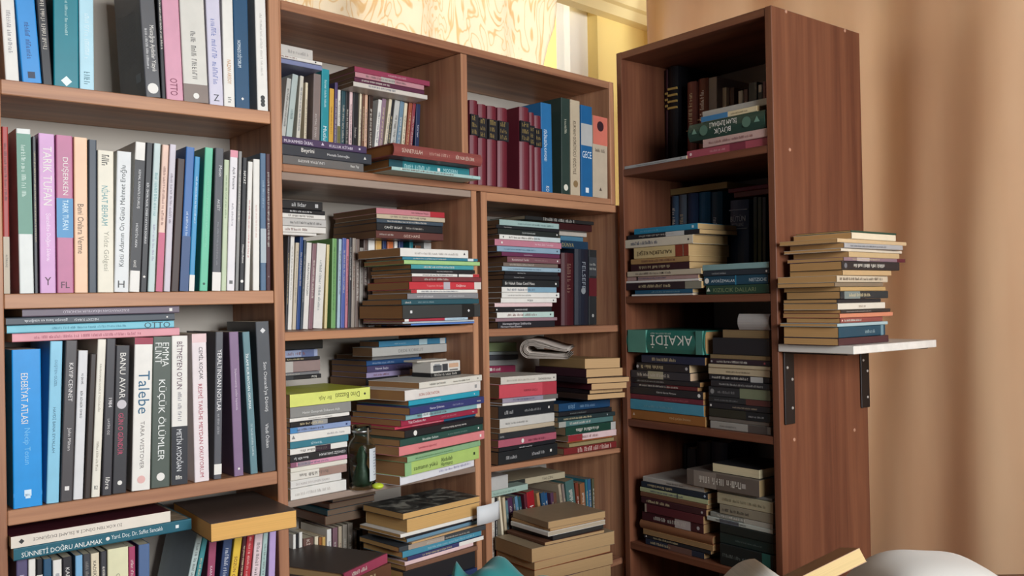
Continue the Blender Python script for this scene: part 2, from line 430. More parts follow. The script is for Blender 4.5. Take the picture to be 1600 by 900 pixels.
def make_book(name, M, T, D, L, hexc, pagec, hard, lie, extras, front=True):
    root = empty(name, M); DIMS[root.name] = (T, D, L)
    t = .0022 if hard else .0007; t = min(t, T * .25)
    bul = min(.006, T * .16) if hard else 0
    r = min(.0016, T * .22)
    outer = [(0, D), (0, r), (r * .3, r * .3), (r, 0)]
    if bul: outer += [(r + (T - 2 * r) * k, -bul * (1 - (2 * k - 1) ** 2)) for k in (.17, .33, .5, .67, .83)]
    outer += [(T - r, 0), (T - r * .3, r * .3), (T, r), (T, D)]
    inner = [(min(max(x, t), T - t), y + t if y < D - 1e-6 else y) for x, y in outer]
    n = len(outer); v = [(x, y, 0) for x, y in outer + inner] + [(x, y, L) for x, y in outer + inner]; f = []
    for i in range(n - 1):
        f += [(i, i + 1, 2 * n + i + 1, 2 * n + i), (n + i + 1, n + i, 3 * n + i, 3 * n + i + 1), (i + 1, i, n + i, n + i + 1), (2 * n + i, 2 * n + i + 1, 3 * n + i + 1, 3 * n + i)]
    f += [(0, 2 * n, 3 * n, n), (n - 1, 2 * n - 1, 4 * n - 1, 3 * n - 1)]
    mesh_obj('cover', v, f, cover_mat(hexc), root)
    fo, ho = (.003, .003) if hard else (.0004, .0004)
    v, f = cbox(t, T - t, t + .001, D - fo, ho, L - ho, .0003)
    mesh_obj('pages', v, f, page_mat(pagec), root)
    if not front: return root
    off = bul + .0004

    def to3(rr, vv, o):
        return (vv, -o, L - rr) if lie else (rr, -o, vv)

    def mapper(d, a, b, c0, c1):
        """returns (length available, height available, fn(reading, up) -> 3D)"""
        ln, cr_ = L * (b - a), T * (c1 - c0)
        if d == 'd': return ln, cr_, lambda x, y: to3(T * c0 + y, L * (1 - a) - x, off)
        if d == 'u': return ln, cr_, lambda x, y: to3(T * c1 - y, L * (1 - b) + x, off)
        if d == 'h': return cr_, ln, lambda x, y: to3(T * c0 + x, L * (1 - b) + y, off)
        if d == 'r': return ln, cr_, lambda x, y: to3(L * a + x, T * c0 + y, off)
        return ln, cr_, lambda x, y: to3(L * b - x, T * c1 - y, off)
    auto = True
    for e in extras:
        k = e.split(None, 1)[0]; a = e.split()
        if k == '-': auto = False
        elif k == 'b':
            x0, x1 = rng(a[1]); hx, _ = colour(a[2]); o = .00018
            if lie: pts = [(L * x0, .0002), (L * x1, .0002), (L * x1, T - .0002), (L * x0, T - .0002)]
            else: pts = [(.0002, L * (1 - x1)), (T - .0002, L * (1 - x1)), (T - .0002, L * (1 - x0)), (.0002, L * (1 - x0))]
            vv = [to3(p[0], p[1], o + bul) for p in pts] + [to3(p[0], p[1], -.0002) for p in pts]
            mesh_obj('spine_band', vv, [(0, 1, 2, 3), (0, 4, 5, 1), (1, 5, 6, 2), (2, 6, 7, 3), (3, 7, 4, 0)], cover_mat(hx), root)
        elif k == 'o':
            p = float(a[1]); hx, _ = colour(a[2]); shp = a[3] if len(a) > 3 else 'disc'; sz = (float(a[4]) if len(a) > 4 else .3) * T
            c = (L * p, T * .5) if lie else (T * .5, L * (1 - p)); N = {'disc': 14, 'dia': 4, 'sq': 4, 'tri': 3}[shp]; ph = math.pi / 4 if shp == 'sq' else math.pi / 2
            vv = [to3(c[0] + sz * math.cos(ph + 2 * math.pi * i / N), c[1] + sz * math.sin(ph + 2 * math.pi * i / N), off) for i in range(N)]
            mesh_obj('emblem', vv, [tuple(range(N))], ink(hx), root)
        elif k == 'g':
            a1, b1 = rng(a[2]); c0, c1 = rng(a[4]) if len(a) > 4 else (.3, .7); La, ha, fn = mapper(a[1], a1, b1, c0, c1); auto = False
            gv, gf = greek(La, ha)
            if gf: mesh_obj('lettering', [fn(*p) for p in gv], gf, ink(colour(a[3])[0]), root)
        elif k == 't':
            a1, b1 = rng(a[2]); c0, c1 = rng(a[4]); auto = False
            TEXTQ.append((e.split(None, 5)[5], root, mapper(a[1], a1, b1, c0, c1), ink(colour(a[3])[0])))
    if auto and T > .004:
        d = (random.choice('rrl') if lie else random.choice('ddu')); s = random.uniform(.08, .2); wd = random.uniform(.35, .6)
        c = random.choice(('#e6e0d4', '#cfc9bd', '#d9c9a0')) if lum(hexc) < .28 else random.choice(('#4a4644', '#6b625c', '#7c4a44', '#56617a'))
        La, ha, fn = mapper(d, s, s + wd, .3, .7); gv, gf = greek(La, ha)
        if gf: mesh_obj('lettering', [fn(*p) for p in gv], gf, ink(c), root)
    return root


def parse(line):
    main, _, ex = line.partition('|')
    ex = [e.strip() for e in ex.split(';') if e.strip()]
    opt = {}
    rest = []
    for e in ex:
        k = e.split()[0]
        if k in ('w', 'd', 'page', 'yaw', 'kind', 'dz'): opt[k] = e.split()[1]
        elif k == 'L': opt['L'] = e[2:]
        elif k == 'hard': opt['hard'] = 1
        else: rest.append(e)
    return main.split(), rest, opt


def look(opt, cname, T, hard):
    if 'L' in opt: return opt['L']
    size = 'slim ' if T < .0085 else ('thick ' if T > .034 else '')
    return f"{size}{cname} {'hardback' if hard else 'paperback'}"


ROWQ = []
BOXES = {}          # lying books per unit: (u0, u1, w0, w1, z0)


def row(*a, **k): ROWQ.append((a, k))


def build_row(frame, zs, w, crop, yb, text, place, group, D=.125, page='#d9cdb2', gap=.0005, maxd=None, lim=(-9, 9)):
    """upright books: xb0 xb1 xt0 yt colour | extras ; xb at height yb, everything in crop pixels"""
    ox, oy, sc = crop; cx = lambda x: ox + x / sc; cy = lambda y: oy + y / sc
    i = 0; prev = None
    ybf = yb if callable(yb) else (lambda x: yb)
    for line in text.strip().splitlines():
        if not line.strip(): continue
        a, ex, opt = parse(line)
        xb0, xb1, xt, yt = map(float, a[:4]); hexc, cname = colour(a[4])
        wi = w + float(opt.get('w', random.uniform(0, .003)))
        p0 = np.array(frame.pix(cx(xb0), cy(ybf(xb0)), wi)); p1 = np.array(frame.pix(cx(xb1), cy(ybf(xb0)), wi)); t0 = np.array(frame.pix(cx(xt), cy(yt), wi))
        d = t0 - p0; tn = d[0] / d[1]; Wd = max(.004, p1[0] - p0[0] - gap)      # horizontal width
        u0 = p0[0] - tn * (p0[1] - zs); h = t0[1] - zs
        Di = float(opt.get('d', D * random.uniform(.94, 1.06)))
        if maxd: Di = min(Di, maxd - wi)
        if prev:                                                              # stand clear of the book before
            u0 = max(u0, prev[0] + gap)
        else: uc = max(u0, lim[0] + .0006 + max(0, -tn) * h); Wd -= uc - u0; u0 = uc
        hi = lim[1] - .0008 - max(0, tn) * h
        if u0 + Wd > hi: u0 = max(hi - Wd, (prev[0] + gap) if prev else lim[0]); Wd = min(Wd, hi - u0)
        if prev: pu, pt, ph = prev; k = min(h, ph); tn = max(tn, (pu + pt * k + gap - u0) / k)
        if Wd < .0035: i += 1; continue
        prev = (u0 + Wd, tn, h)
        lean = math.atan(tn); c_, s_ = math.cos(lean), math.sin(lean); T = Wd * c_
        z0 = zs + EPS + (T * s_ if lean > 0 else 0)
        L = h / c_
        for bx in BOXES.get(id(frame), ()):
            a0, a1 = u0 + min(0, tn * h), u0 + Wd + max(0, tn * h)
            if bx[0] < a1 and bx[1] > a0 and bx[2] < wi + Di and bx[3] > wi and bx[4] > zs + .35 * h:
                L = min(L, (bx[4] - z0 - .0006 - (T * -s_ if lean < 0 else 0)) / c_)
        X = c_ * frame.eu - s_ * frame.ez; Z = s_ * frame.eu + c_ * frame.ez
        r = make_book('book', frame.mat(u0 + (T * c_ - Wd if 0 else 0) , wi, z0, (X, frame.ew, Z)), T, Di, L, hexc, opt.get('page', page), 'hard' in opt, False, ex)
        tag(r, f"{look(opt, cname, T, 'hard' in opt)}, {ORD[i]} from left standing on {place}", 'book', group); i += 1


def stack(frame, w, crop, text, place, group, base=None, yaw=0., dep=.132, page='#b99a6b', jit=1.2, kind='S', lim=(-9, 9), deep=.26):
    """lying books, listed from the top: xl xr yt colour | extras ; last line 'base y' when not on a shelf"""
    ox, oy, sc = crop; cx = lambda x: ox + x / sc; cy = lambda y: oy + y / sc
    lines = [q for q in text.strip().splitlines() if q.strip()]
    yb = None
    if lines[-1].split()[0] == 'base': yb = float(lines[-1].split()[1]); lines = lines[:-1]
    lx = float(lines[-1].split()[0]); ly = float(lines[-1].split()[2])
    fr = frame.sub(cx(lx), cy(ly), w, yaw)
    z = base if base is not None else fr.pix(cx(lx), cy(yb))[1]
    for i in range(len(lines) - 1, -1, -1):
        a, ex, opt = parse(lines[i]); xl, xr, yt = map(float, a[:3]); hexc, cname = colour(a[3])
        w0 = float(opt.get('w', random.uniform(-.002, .003)))
        jy = math.radians(float(opt.get('yaw', random.uniform(-jit, jit)))); c_, s_ = math.cos(jy), math.sin(jy)
        eu = c_ * fr.eu + s_ * fr.ew; ew = c_ * fr.ew - s_ * fr.eu
        kd = opt.get('kind', kind); d = float(opt.get('d', dep * random.uniform(.95, 1.05))); hard = 'hard' in opt
        best = None
        for k in range(0, 50):                                   # nudge in or out until it clears the side panels
            wi = w0 + (k + 1) // 2 * .002 * (-1 if k % 2 else 1)
            ul, zt = fr.pix(cx(xl), cy(yt), wi); ur = fr.pix(cx(xr), cy(yt), wi)[0]; Lf = ur - ul
            P0 = fr.P(ul, wi, 0) - frame.o
            us_, wws = [], []
            for m_ in (0, Lf):
                for q_ in (0, d): P_ = P0 + m_ * eu + q_ * ew; us_.append(P_ @ frame.eu); wws.append(P_ @ frame.ew)
            if max(wws) > deep and max(wws) - min(wws) < deep + .1: d -= max(0, max(wws) - deep); continue
            if max(us_) < lim[1] - .0006 or min(wws) > 9: best = 1; break
        lo = lim[0] + .0006 - min(us_)
        if lo > 0:
            if kd == 'S' or kd == 'F':
                ul += lo; Lf -= lo; us_ = [max(x, lim[0] + .0006) for x in us_]
            else: ul += lo; us_ = [x + lo for x in us_]
        if max(us_) > lim[1] - .0006: Lf -= max(us_) - lim[1] + .0006
        z += EPS; T = max(.0036, zt - z)
        if kd == 'S': M, dims = fr.mat(ul, wi, z, (fr.ez, ew, -eu)), (T, d, Lf); M = Matrix.Translation(Vector(eu * Lf)) @ M
        elif kd == 'F': M, dims = fr.mat(ul, wi, z, (fr.ez, -ew, eu)), (T, d, Lf); M = Matrix.Translation(Vector(ew * d)) @ M
        elif kd == 'T': M, dims = fr.mat(ul, wi, z, (fr.ez, eu, ew)), (T, Lf, d)
        r = make_book('book', M, *dims, hexc, opt.get('page', page), hard, True, ex, kd == 'S')
        tag(r, f"{look(opt, cname, T, hard)}, {ORD[i]} from top of {place}" if len(lines) > 1 else f"{look(opt, cname, T, hard)} lying {place}", 'book', group)
        if yb is not None: BOXES.setdefault(id(frame), []).append((min(us_), max(us_), min(wws), max(wws), z))
        z += T
    return z


LA, LTL, LTR, LL, LR, LC = (-.3972, -.0018), (0, .4375), (.456, .943), (-.0035, .4615), (.5087, .9663), (.0052, .4372)
# ================= near bookcase (A)
A1 = (0, 0, 3.63)
row(FA, AZ[0], .004, A1, lambda x: 450 + .118 * x, """
-35 22 -80 -160 maroon
28 112 -12 -160 white | g d .35-.75 #8d8a90 .35-.65
127 240 72 -160 bright_blue#2f93dd | o .93 #15294a sq .26; g d .45-.8 #1d4f8c .35-.6
240 300 190 -160 black
305 450 300 -160 teal#14808f | o .95 #e8f4f2 dia .22; g d .2-.55 #b9dedd .45-.56
452 537 446 -160 pale_blue#b7e0ee | g d .85-.96 #5d8794 .3-.7; g d .35-.75 #d9eef4 .35-.65
828 915 780 -160 dark_grey#57575a | t d .42-.79 white .45-.85 Müstağrip Aydınlar Yüzyılı; g d .45-.78 #d8d8d8 .2-.36; o .93 white disc .36
918 944 885 -160 black
945 1043 905 -160 pink#d99db2 | t d .83-.965 #7a2348 .2-.72 OTTO
1045 1185 1010 -160 grey_white#d9d6cd | b .86-1 taupe; g d .45-.85 #6b6866 .38-.58; o .95 white disc .12
1190 1270 1160 -160 lilac#d3cfe0 | g d .35-.86 #7d86b8 .3-.65; t h .92-.97 #2a2a30 .3-.7 Z
1272 1335 1255 -160 white | t d .65-.83 #c08a50 .3-.75 NAZAN ARISOY; g d .93-.98 #555555 .35-.65
1335 1420 1312 -160 deep_blue#1f4d70 | t d .5-.7 #e2eef4 .2-.55 NOMADS DİYORUM; o .93 white dia .1
1483 1545 1462 -160 white | g d .3-.75 #b9b6b0 .4-.6; o .905 #333333 disc .2; o .93 #333333 disc .2; o .955 #333333 disc .2
""", 'top visible shelf of near bookcase', 'standing books on the top visible shelf of the near bookcase', maxd=.165, lim=LA)
A2 = (0, 180, 3.0)
row(FA, AZ[1], .004, A2, 830, """
-22 50 -32 50 red#a63a36 | b .66-1 beige#b9ab94; t d .68-.93 black .3-.75 ALİ BULAÇ; g d .1-.45 #3b1b1b .3-.7
92 162 75 62 white#dfe3df | b .03-.64 green#5f9480; g d .1-.42 #cfe3d8 .3-.6; L white paperback with large green panel
163 181 152 100 charcoal
188 265 180 85 lilac_pink#d5a3d2 | t d .08-.45 white .25-.8 TARIK TUFAN; t d .5-.8 #f6e4f4 .35-.7 Şanzelize Düğün Salonu; t h .9-.95 #4a2038 .3-.7 Y
268 348 262 93 rose_pink#bf7196 | b .4-.65 blue#3f8fc4; t d .14-.38 white .3-.78 DÜŞERKEN; t d .41-.6 #d7f0fa .35-.7 TARIK TUFAN; t h .93-.97 #4a2038 .25-.75 FL
350 415 346 103 peach#f2c9a6 | t d .43-.75 #5c4630 .25-.7 Beni Onlara Verme
415 455 415 115 dark_slate#3a4450 | -
458 535 458 165 cream#e9e3d0 | t d .25-.53 #5f9aa0 .25-.75 NİHAT BEHRAM; t d .57-.85 #a7a493 .3-.7 Yıldız Gölgesi; g d .03-.12 #2a2522 .25-.7
535 605 549 170 white#dfe2e2 | t u .1-.82 #3d4344 .25-.7 Kötü Adamın On Günü Mehmet Eroğlu; t h .92-.97 #333333 .25-.7 H
606 656 636 127 white | b .12-.86 black; t d .18-.45 #dcdcdc .35-.65 KEMAL KANATLI DURUŞ; t d .5-.75 #dcdcdc .35-.65 HÜSEYİN AKIN; t d .79-.84 white .3-.6 EKSİ
656 690 686 130 black | t d .17-.78 #e4e4e4 .3-.7 BİR ÖMÜR NASIL ÖMER HAYYAM SONRASI; o .9 white dia .2
692 726 722 133 pale_teal#c3d4d2 | g d .2-.5 #6fa3a5 .3-.7; g d .55-.8 #9a8fb0 .35-.65
730 763 762 140 peach#e8c6b4 | b .6-1 pink#c9607f; g d .15-.56 #7c4a44 .3-.65
768 800 797 138 pale_lilac#cfc9d2 | g d .2-.55 #71606f .3-.65
801 840 832 205 dark_brown#3a2622 | -
842 884 870 150 blue#3f6fae | b .62-1 navy#33507f; g d .45-.62 #cfe0f2 .35-.6
884 911 908 195 bright_blue#3f95c6 | b .88-1 white; g d .15-.5 #cfe6f2 .35-.65
935 975 962 153 mint_green#69c3a0 | o .95 #1f4f40 disc .15; g d .2-.7 #8fd4b8 .4-.6
993 1035 1010 155 slate_grey#54565c | b .87-1 white; t d .1-.22 #d8d8da .45-.8 Metin; t d .3-.5 #d8d8da .3-.75 AKŞİT; g d .52-.83 #8c8e94 .4-.6
1037 1062 1050 210 pale_green#c3d0b0 | g d .12-.45 #6c8a5c .35-.65
1063 1101 1080 165 white#e8e4e6 | b 0-.05 pink; t d .08-.32 #333038 .3-.7 Açık Pencere; g d .38-.55 #7a7480 .35-.6; o .94 #666666 sq .3
1103 1120 1120 170 grey
1121 1145 1138 200 black | t d .1-.2 white .25-.75 HAYAT; t d .62-.83 white .25-.75 Hüseyin Rahmi; o .93 white disc .3
1147 1171 1152 218 white | g d .3-.75 #b8434c .35-.65
1186 1218 1170 205 white | g d .35-.6 #c9a8a0 .35-.6
1222 1250 1210 178 steel_blue#54708c | b .55-.8 #aab7be; g d .2-.4 #9db4c8 .35-.65
1252 1284 1246 182 maroon#48242a | o .9 #7c6a6a sq .2
""", 'second shelf of near bookcase', 'standing books on the second shelf of the near bookcase', maxd=.165, lim=LA)
A3 = (0, 460, 2.648)
ya3 = lambda x: 890 - .141 * x
row(FA, AZ[2], .004, A3, ya3, """
12 40 5 205 light_blue#62b4d8 | t d .14-.26 #123a5c .25-.7 MEHMET; o .94 #123a5c dia .2
55 178 48 232 bright_blue#1d97e4 | t d .15-.47 white .3-.62 EDEBİYAT ATLASI; t d .5-.73 #6fc0f0 .34-.6 Necip Tosun; b .905-.93 #1d97e4; o .91 #d8eefb sq .17; o .93 #d8eefb sq .12; L thick bright blue book
192 246 208 195 light_blue#8ccbe6 | t d .1-.3 #4f7f9c .35-.65 DÜŞTEN GÜZEL; t d .35-.75 #39687f .35-.65 HAYDİ BANA EYVALLAH
250 302 272 192 dark_grey#4c484a | t d .14-.38 #e6e2e0 .35-.7 KAYIP CENNET; t d .54-.69 #d6d2d0 .35-.7 John Milton; o .92 #e8e4e0 sq .26
303 345 325 235 pale_grey#dededf | t d .13-.25 #35333a .35-.65 YE ŞEHRİ; t d .27-.46 #35333a .35-.65 BİR BİNBİR ÖMRÜ
349 377 375 250 dark_brown#3a302c | -
378 415 397 185 ivory#ebe6d8 | t d .07-.55 #8a8272 .35-.65 KAHRAMANIN SONSUZ YOLCULUĞU; g d .65-.85 #8a8272 .35-.62; t h .92-.96 #222222 .3-.7 R2
422 464 438 185 charcoal#3d3b40 | t d .38-.44 #e8e4e4 .4-.75 1984; t d .48-.65 #cfcaca .35-.65 LATİFE ÖZ; t d .87-.98 white .3-.75 libre
465 525 478 215 black#38373b | t d .05-.36 white .3-.72 BANU AVAR; o .4 #c9c4c8 disc .34; t d .46-.74 #c43f64 .28-.72 GÜN O GÜNDÜR; o .93 white disc .17
545 623 558 180 ivory#ece9e2 | b 0-.045 crimson; t d .22-.5 #1f5f80 .25-.85 Talebe; t d .55-.86 #7d7672 .4-.62 TARA WESTOVER; o .93 #e3b4ae disc .22
625 704 633 175 grey_green#535d55 | t d .04-.2 #e4e6e2 .5-.85 EMMA; t d .04-.18 #e4e6e2 .12-.46 FLINT; t d .25-.86 #e8eae6 .25-.75 KÜÇÜK ÖLÜMLER; o .93 white disc .22
710 778 710 168 white | b .61-1 black#2f3138; t d .04-.36 #4e1b3c .32-.76 BİTMEYEN OYUN; g d .38-.6 #7a7680 .38-.6; t d .63-.91 #dfe0e2 .3-.72 METİN AYDOĞAN; g h .94-.965 white .25-.75
806 868 793 165 pinkish_white#eadfe0 | b 0-.06 palepink; t d .09-.31 #33282c .4-.8 CEMİL KOÇAK; t d .34-.97 #a8354a .36-.72 RESMİ TARİHE MEYDAN OKUYORUM
885 918 893 157 grey#595a60 | t d .12-.54 #eceaea .25-.8 YERALTINDAN NOTLAR; b .9-.97 white; g d .56-.7 #b0b0b4 .35-.6
970 1010 948 157 dusty_purple#886f8e | t d .1-.7 #d5c6d6 .35-.65 Söylenmemiş sözler kıyısında; o .95 white sq .14
1038 1069 1003 157 grey_teal#668890 | t d .08-.62 #f0f4f4 .25-.7 İSLAMI KUR'AN'DAN OKUMAK; g d .65-.88 #c6d4d6 .35-.6
1090 1146 1060 115 slate_grey#4f5257 | t d .27-.6 #d8d8d8 .35-.68 Son Osmanlı'ya Dönüş; t d .68-.84 #d8d8d8 .35-.65 Vladi Özkan; o .06 #d8d8d8 dia .2
""", 'third shelf of near bookcase', 'standing books on the third shelf of the near bookcase', maxd=.165, lim=LA)
stack(FA, .006, A3, """
92 742 62 purple_grey#6c606e | t l .12-.78 #cfc6d0 .3-.7 SÜLEYMAN'DAN HİKAYELER MÜHÜRLÜ; o .94 white sq .3; d .13
24 722 97 slate#3f4751 | t l .1-.34 #d4d8dc .25-.75 güneşin bana en uzağında; t l .38-.52 #d4d8dc .3-.7 NECDET SUBAŞI; o .95 white sq .15
28 720 130 cyan#79c4d6 | t r .8-.98 #20404c .05-.85 OTTO; g r .25-.7 #3f8ba0 .35-.65
50 742 163 pink#e09aa4 | g r .12-.75 #b05f70 .3-.65
base 200
""", 'pile over third row of near bookcase', 'books lying over the third shelf row of the near bookcase', dep=.128, jit=.3, page='#cbbfa6', lim=LA)
A4 = (0, 740, 3.333)
row(FA, AZ[3], .004, A4, 560, """
85 146 85 452 purple#5c5478 | t d .02-.2 #d0c8d8 .3-.7 K
148 188 148 450 white
190 225 190 450 black | b .1-.4 white
226 270 225 450 blue#2f5878
276 325 275 455 white
328 380 325 440 black#2c2a2e | t d .02-.3 #e6e2de .3-.7 KADINLAR
386 426 385 432 light_blue#7fb2d8
428 470 425 425 charcoal | g d .05-.4 #8c8884 .3-.7
472 518 470 420 cream | t d .03-.3 #3a3430 .25-.75 KADERİN YOLU
521 555 520 410 charcoal
557 668 555 400 pale_cream#e6e3bd | t d .05-.45 #8a8f78 .35-.6 Geleceğin
671 708 670 385 magenta#a84468
722 782 722 375 slate_blue#566f98 | t d .15-.5 white .05-.4 İSTANBUL
978 1014 1030 302 pale_teal#b9c9c6
1015 1046 1064 300 teal#3f8a90
1078 1120 1092 335 magenta#9c4a68 | t d .1-.5 #e6cfd8 .3-.7 KARA KİTAP
1132 1182 1157 330 navy#34466c | g d .1-.35 #c8ccd8 .3-.7
1196 1238 1226 310 yellow#e3bd44 | t d .1-.5 #6b3a2c .25-.7 SÖZÜN GÜCÜ
1240 1262 1262 310 maroon#4a2028
1264 1303 1290 303 red#b03038 | g d .05-.4 #e6b8b0 .3-.6
1306 1350 1326 295 pale_pink#e2ccd0
1352 1378 1368 290 pale_teal#a9c4c0
1400 1436 1408 268 lilac#b79fcf | t d .3-.8 #2a3878 .3-.7 SAMİHA AYVERDİ
""", 'bottom visible shelf of near bookcase', 'standing books on the bottom visible shelf of the near bookcase', maxd=.165, lim=LA)
stack(FA, -.012, A4, """
55 890 331 maroon#4c1f2a | b 0-1 cream#e9e0d2; t l .12-.68 #6b625c .3-.7 İÜ KÖKTEN DİNCİ & İSLAMİ DÜŞÜNCE; o .06 #222222 dia .22; d .125; L maroon book with cream spine
70 1000 393 dark_teal#1f6071 | t r .04-.47 #eef2ee .2-.72 SÜNNETİ DOĞRU ANLAMAK; o .5 white disc .16; t r .52-.82 #dce6e6 .3-.75 Yard. Doç. Dr. Saffet Sancaklı; o .91 #e6ecec sq .2; d .155
base 458
""", 'pile over bottom row of near bookcase', 'books lying over the bottom row of the near bookcase', jit=.2, page='#cdbb98', lim=LA)
stack(FA, -.045, A4, """
1098 1545 262 dark_brown#4d4039 | kind F; d .19
base 327
""", 'page edges outward over bottom row of near bookcase', None, yaw=-3, jit=.1, page='#e2ae62', lim=LA)

# ================= wide upper bookcase (B top)
T1 = (430, 50, 3.6)
row(FB, .2605, .135, T1, 590, """
34 60 68 262 pale_grey#c4c4be
62 96 98 240 pale_green#bccac6 | g d .35-.45 #6a8080 .3-.7
120 142 142 248 ivory#d9d4c6
163 178 172 285 cream
210 252 220 165 taupe#8a7c78 | t d .1-.9 #d6cdc6 .25-.6 KUTSAL İSYAN; w -.008
258 302 263 207 turquoise#2d97a4 | t d .42-.98 #e8f4f4 .25-.7 Mutluluk Kitabı; g d .1-.35 #d0ecec .35-.6; w -.008
303 329 308 318 yellow#ddac48 | g d .2-.5 #8a5a28 .3-.6
330 347 338 285 purple
349 366 353 318 white | b .4-1 olive
367 391 374 330 dark_teal#2d4f58
392 412 396 290 black
415 433 420 322 palepink
436 466 441 325 black | t d .3-.6 #cfc8c0 .3-.7 İskender
470 483 478 312 cream
484 500 487 315 brown
501 518 506 310 peach#dcb498
524 548 530 330 dark_brown#3e2c26
551 572 570 380 white
574 598 592 375 mauve#93788a
616 633 644 345 cream
634 650 656 380 black
652 681 673 385 pale_grey#c9c9c4
686 709 709 365 steel_blue#7490a4
713 731 726 400 cream
736 756 755 380 rust#a2563e
758 776 778 370 red#94404a
786 810 792 385 navy#2e3858 | t d .1-.55 #dcdce6 .3-.7 Kemal Sayar
""", 'left half of wide upper bookcase', 'standing books in the left half of the wide upper bookcase', D=.118, maxd=.258, lim=LTL)
stack(FB, .004, T1, """
38 512 582 dark_purple#4f3f5f | t r .02-.35 #e6dcea .2-.75 MUHAMMED İKBAL; o .46 #cfc4d8 tri .28; t r .54-.82 #e6dcea .25-.75 KULLUK KİTABI; o .91 #d0c8d6 sq .2
38 540 626 charcoal#3d4047 | t r .2-.34 #f4f0e8 .3-.8 Beyrini; t r .48-.74 #e0e0e0 .3-.65 Mustafa İslamoğlu; o .92 white tri .18; d .122
38 496 688 grey#6b6866 | t l .18-.5 #d8d4d0 .35-.65 UNUTMA BAKIMI; t r .83-.94 white .3-.7 Hece Yay
""", 'front-left pile in wide upper bookcase', 'lying books at the front left of the wide upper bookcase', base=.2605, jit=.2, dep=.12, lim=LTL)
stack(FB, -.012, T1, """
662 1157 622 brick_red#8c4a46 | t r .08-.3 #dcc0b0 .3-.7 SÜNNETULLAH; g r .38-.62 #c89a8c .35-.6; t r .68-.9 #dcc0b0 .3-.7 BİR NUR BİN SIRR; d .14; hard
640 1090 714 teal#2d7f88 | g r .18-.5 #a8d4d4 .3-.7; o .6 white sq .25; t r .66-.84 #b4dcdc .3-.7 MODERN; b 0-.16 darkteal; d .125
655 1152 754 pale_teal#a6c8c4 | o .1 white sq .3; o .9 #6a94a0 disc .15; d .13
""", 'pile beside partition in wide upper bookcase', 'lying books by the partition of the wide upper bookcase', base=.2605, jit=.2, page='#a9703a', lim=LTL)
stack(FB, .09, T1, """
446 866 190 magenta#99405a | t r .3-.8 #e0b4c0 .3-.7 KADERİN GÖLGESİ; d .14
450 836 222 dusty_pink#c48f98 | b .36-.56 #b9b5ae; d .14
445 836 252 plum#5f2f48 | d .14
440 853 276 ivory#d9d2c8 | d .14
base 303
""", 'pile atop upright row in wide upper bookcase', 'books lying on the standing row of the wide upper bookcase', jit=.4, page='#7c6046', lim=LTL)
stack(FB, .10, T1, """
10 210 60 white#cfccc6 | g r .3-.9 #a09c98 .3-.6
10 263 118 white | o .85 #333333 disc .25
10 263 141 periwinkle#8189ae | -
base 168
""", 'far-left pile in wide upper bookcase', 'pile at the far left of the wide upper bookcase', jit=.2, dep=.125, lim=LTL)
T2 = (720, 80, 3.6)
enc = '| hard; b .17-.42 black; g h .18-.24 #8c7848 .15-.85; g h .27-.32 #8c7848 .15-.85; g h .35-.4 #8c7848 .15-.85; d .17'
row(FB, .2605, .006, T2, lambda x: 735 + .1 * (x - 50), f"""
50 95 50 275 oxblood#6d2733 {enc}; L oxblood gilt-banded encyclopedia volume
98 143 98 298 oxblood#6d2733 {enc}; L oxblood gilt-banded encyclopedia volume
149 200 149 308 oxblood#6d2733 {enc}; L oxblood gilt-banded encyclopedia volume
206 262 206 318 oxblood#6d2733 {enc}; L oxblood gilt-banded encyclopedia volume
330 384 328 314 oxblood#6d2733 {enc}; L oxblood gilt-banded encyclopedia volume
386 414 384 345 oxblood#6d2733 {enc}; L oxblood gilt-banded encyclopedia volume
416 455 412 362 oxblood#6d2733 {enc}; L oxblood gilt-banded encyclopedia volume
458 518 450 288 blue#2f72a8 | t d .3-.65 #e4f0f8 .2-.6 FİKİRLERİN KAVGASI; t d .93-.99 white .3-.7 KO; d .19
567 616 565 262 dark_green#33423c | g d .22-.4 #b4b4a0 .35-.6; o .93 #e0dccc disc .25; d .2; page #b8b4aa
620 673 617 273 beige#c9b79c | t d .22-.78 #3a2a24 .25-.62 KUR'AN'I GÖRÜYÜCÜ GÖZÜYLE; o .88 #8f7450 disc .25; d .17
679 743 675 303 blue#27669a | b .2-.44 palegrey; t h .48-.6 #e6eef4 .1-.9 GECE; o .93 #e8eef2 sq .2; d .17
747 829 745 363 beige#c6b59e | b 0-.35 salmon; o .12 #3a2028 disc .23; g h .4-.44 #4a3a34 .15-.85; o .9 #5a4a40 tri .1; d .16; L beige book with salmon top
""", 'right half of wide upper bookcase', 'standing books in the right half of the wide upper bookcase', maxd=.255, lim=LTR)

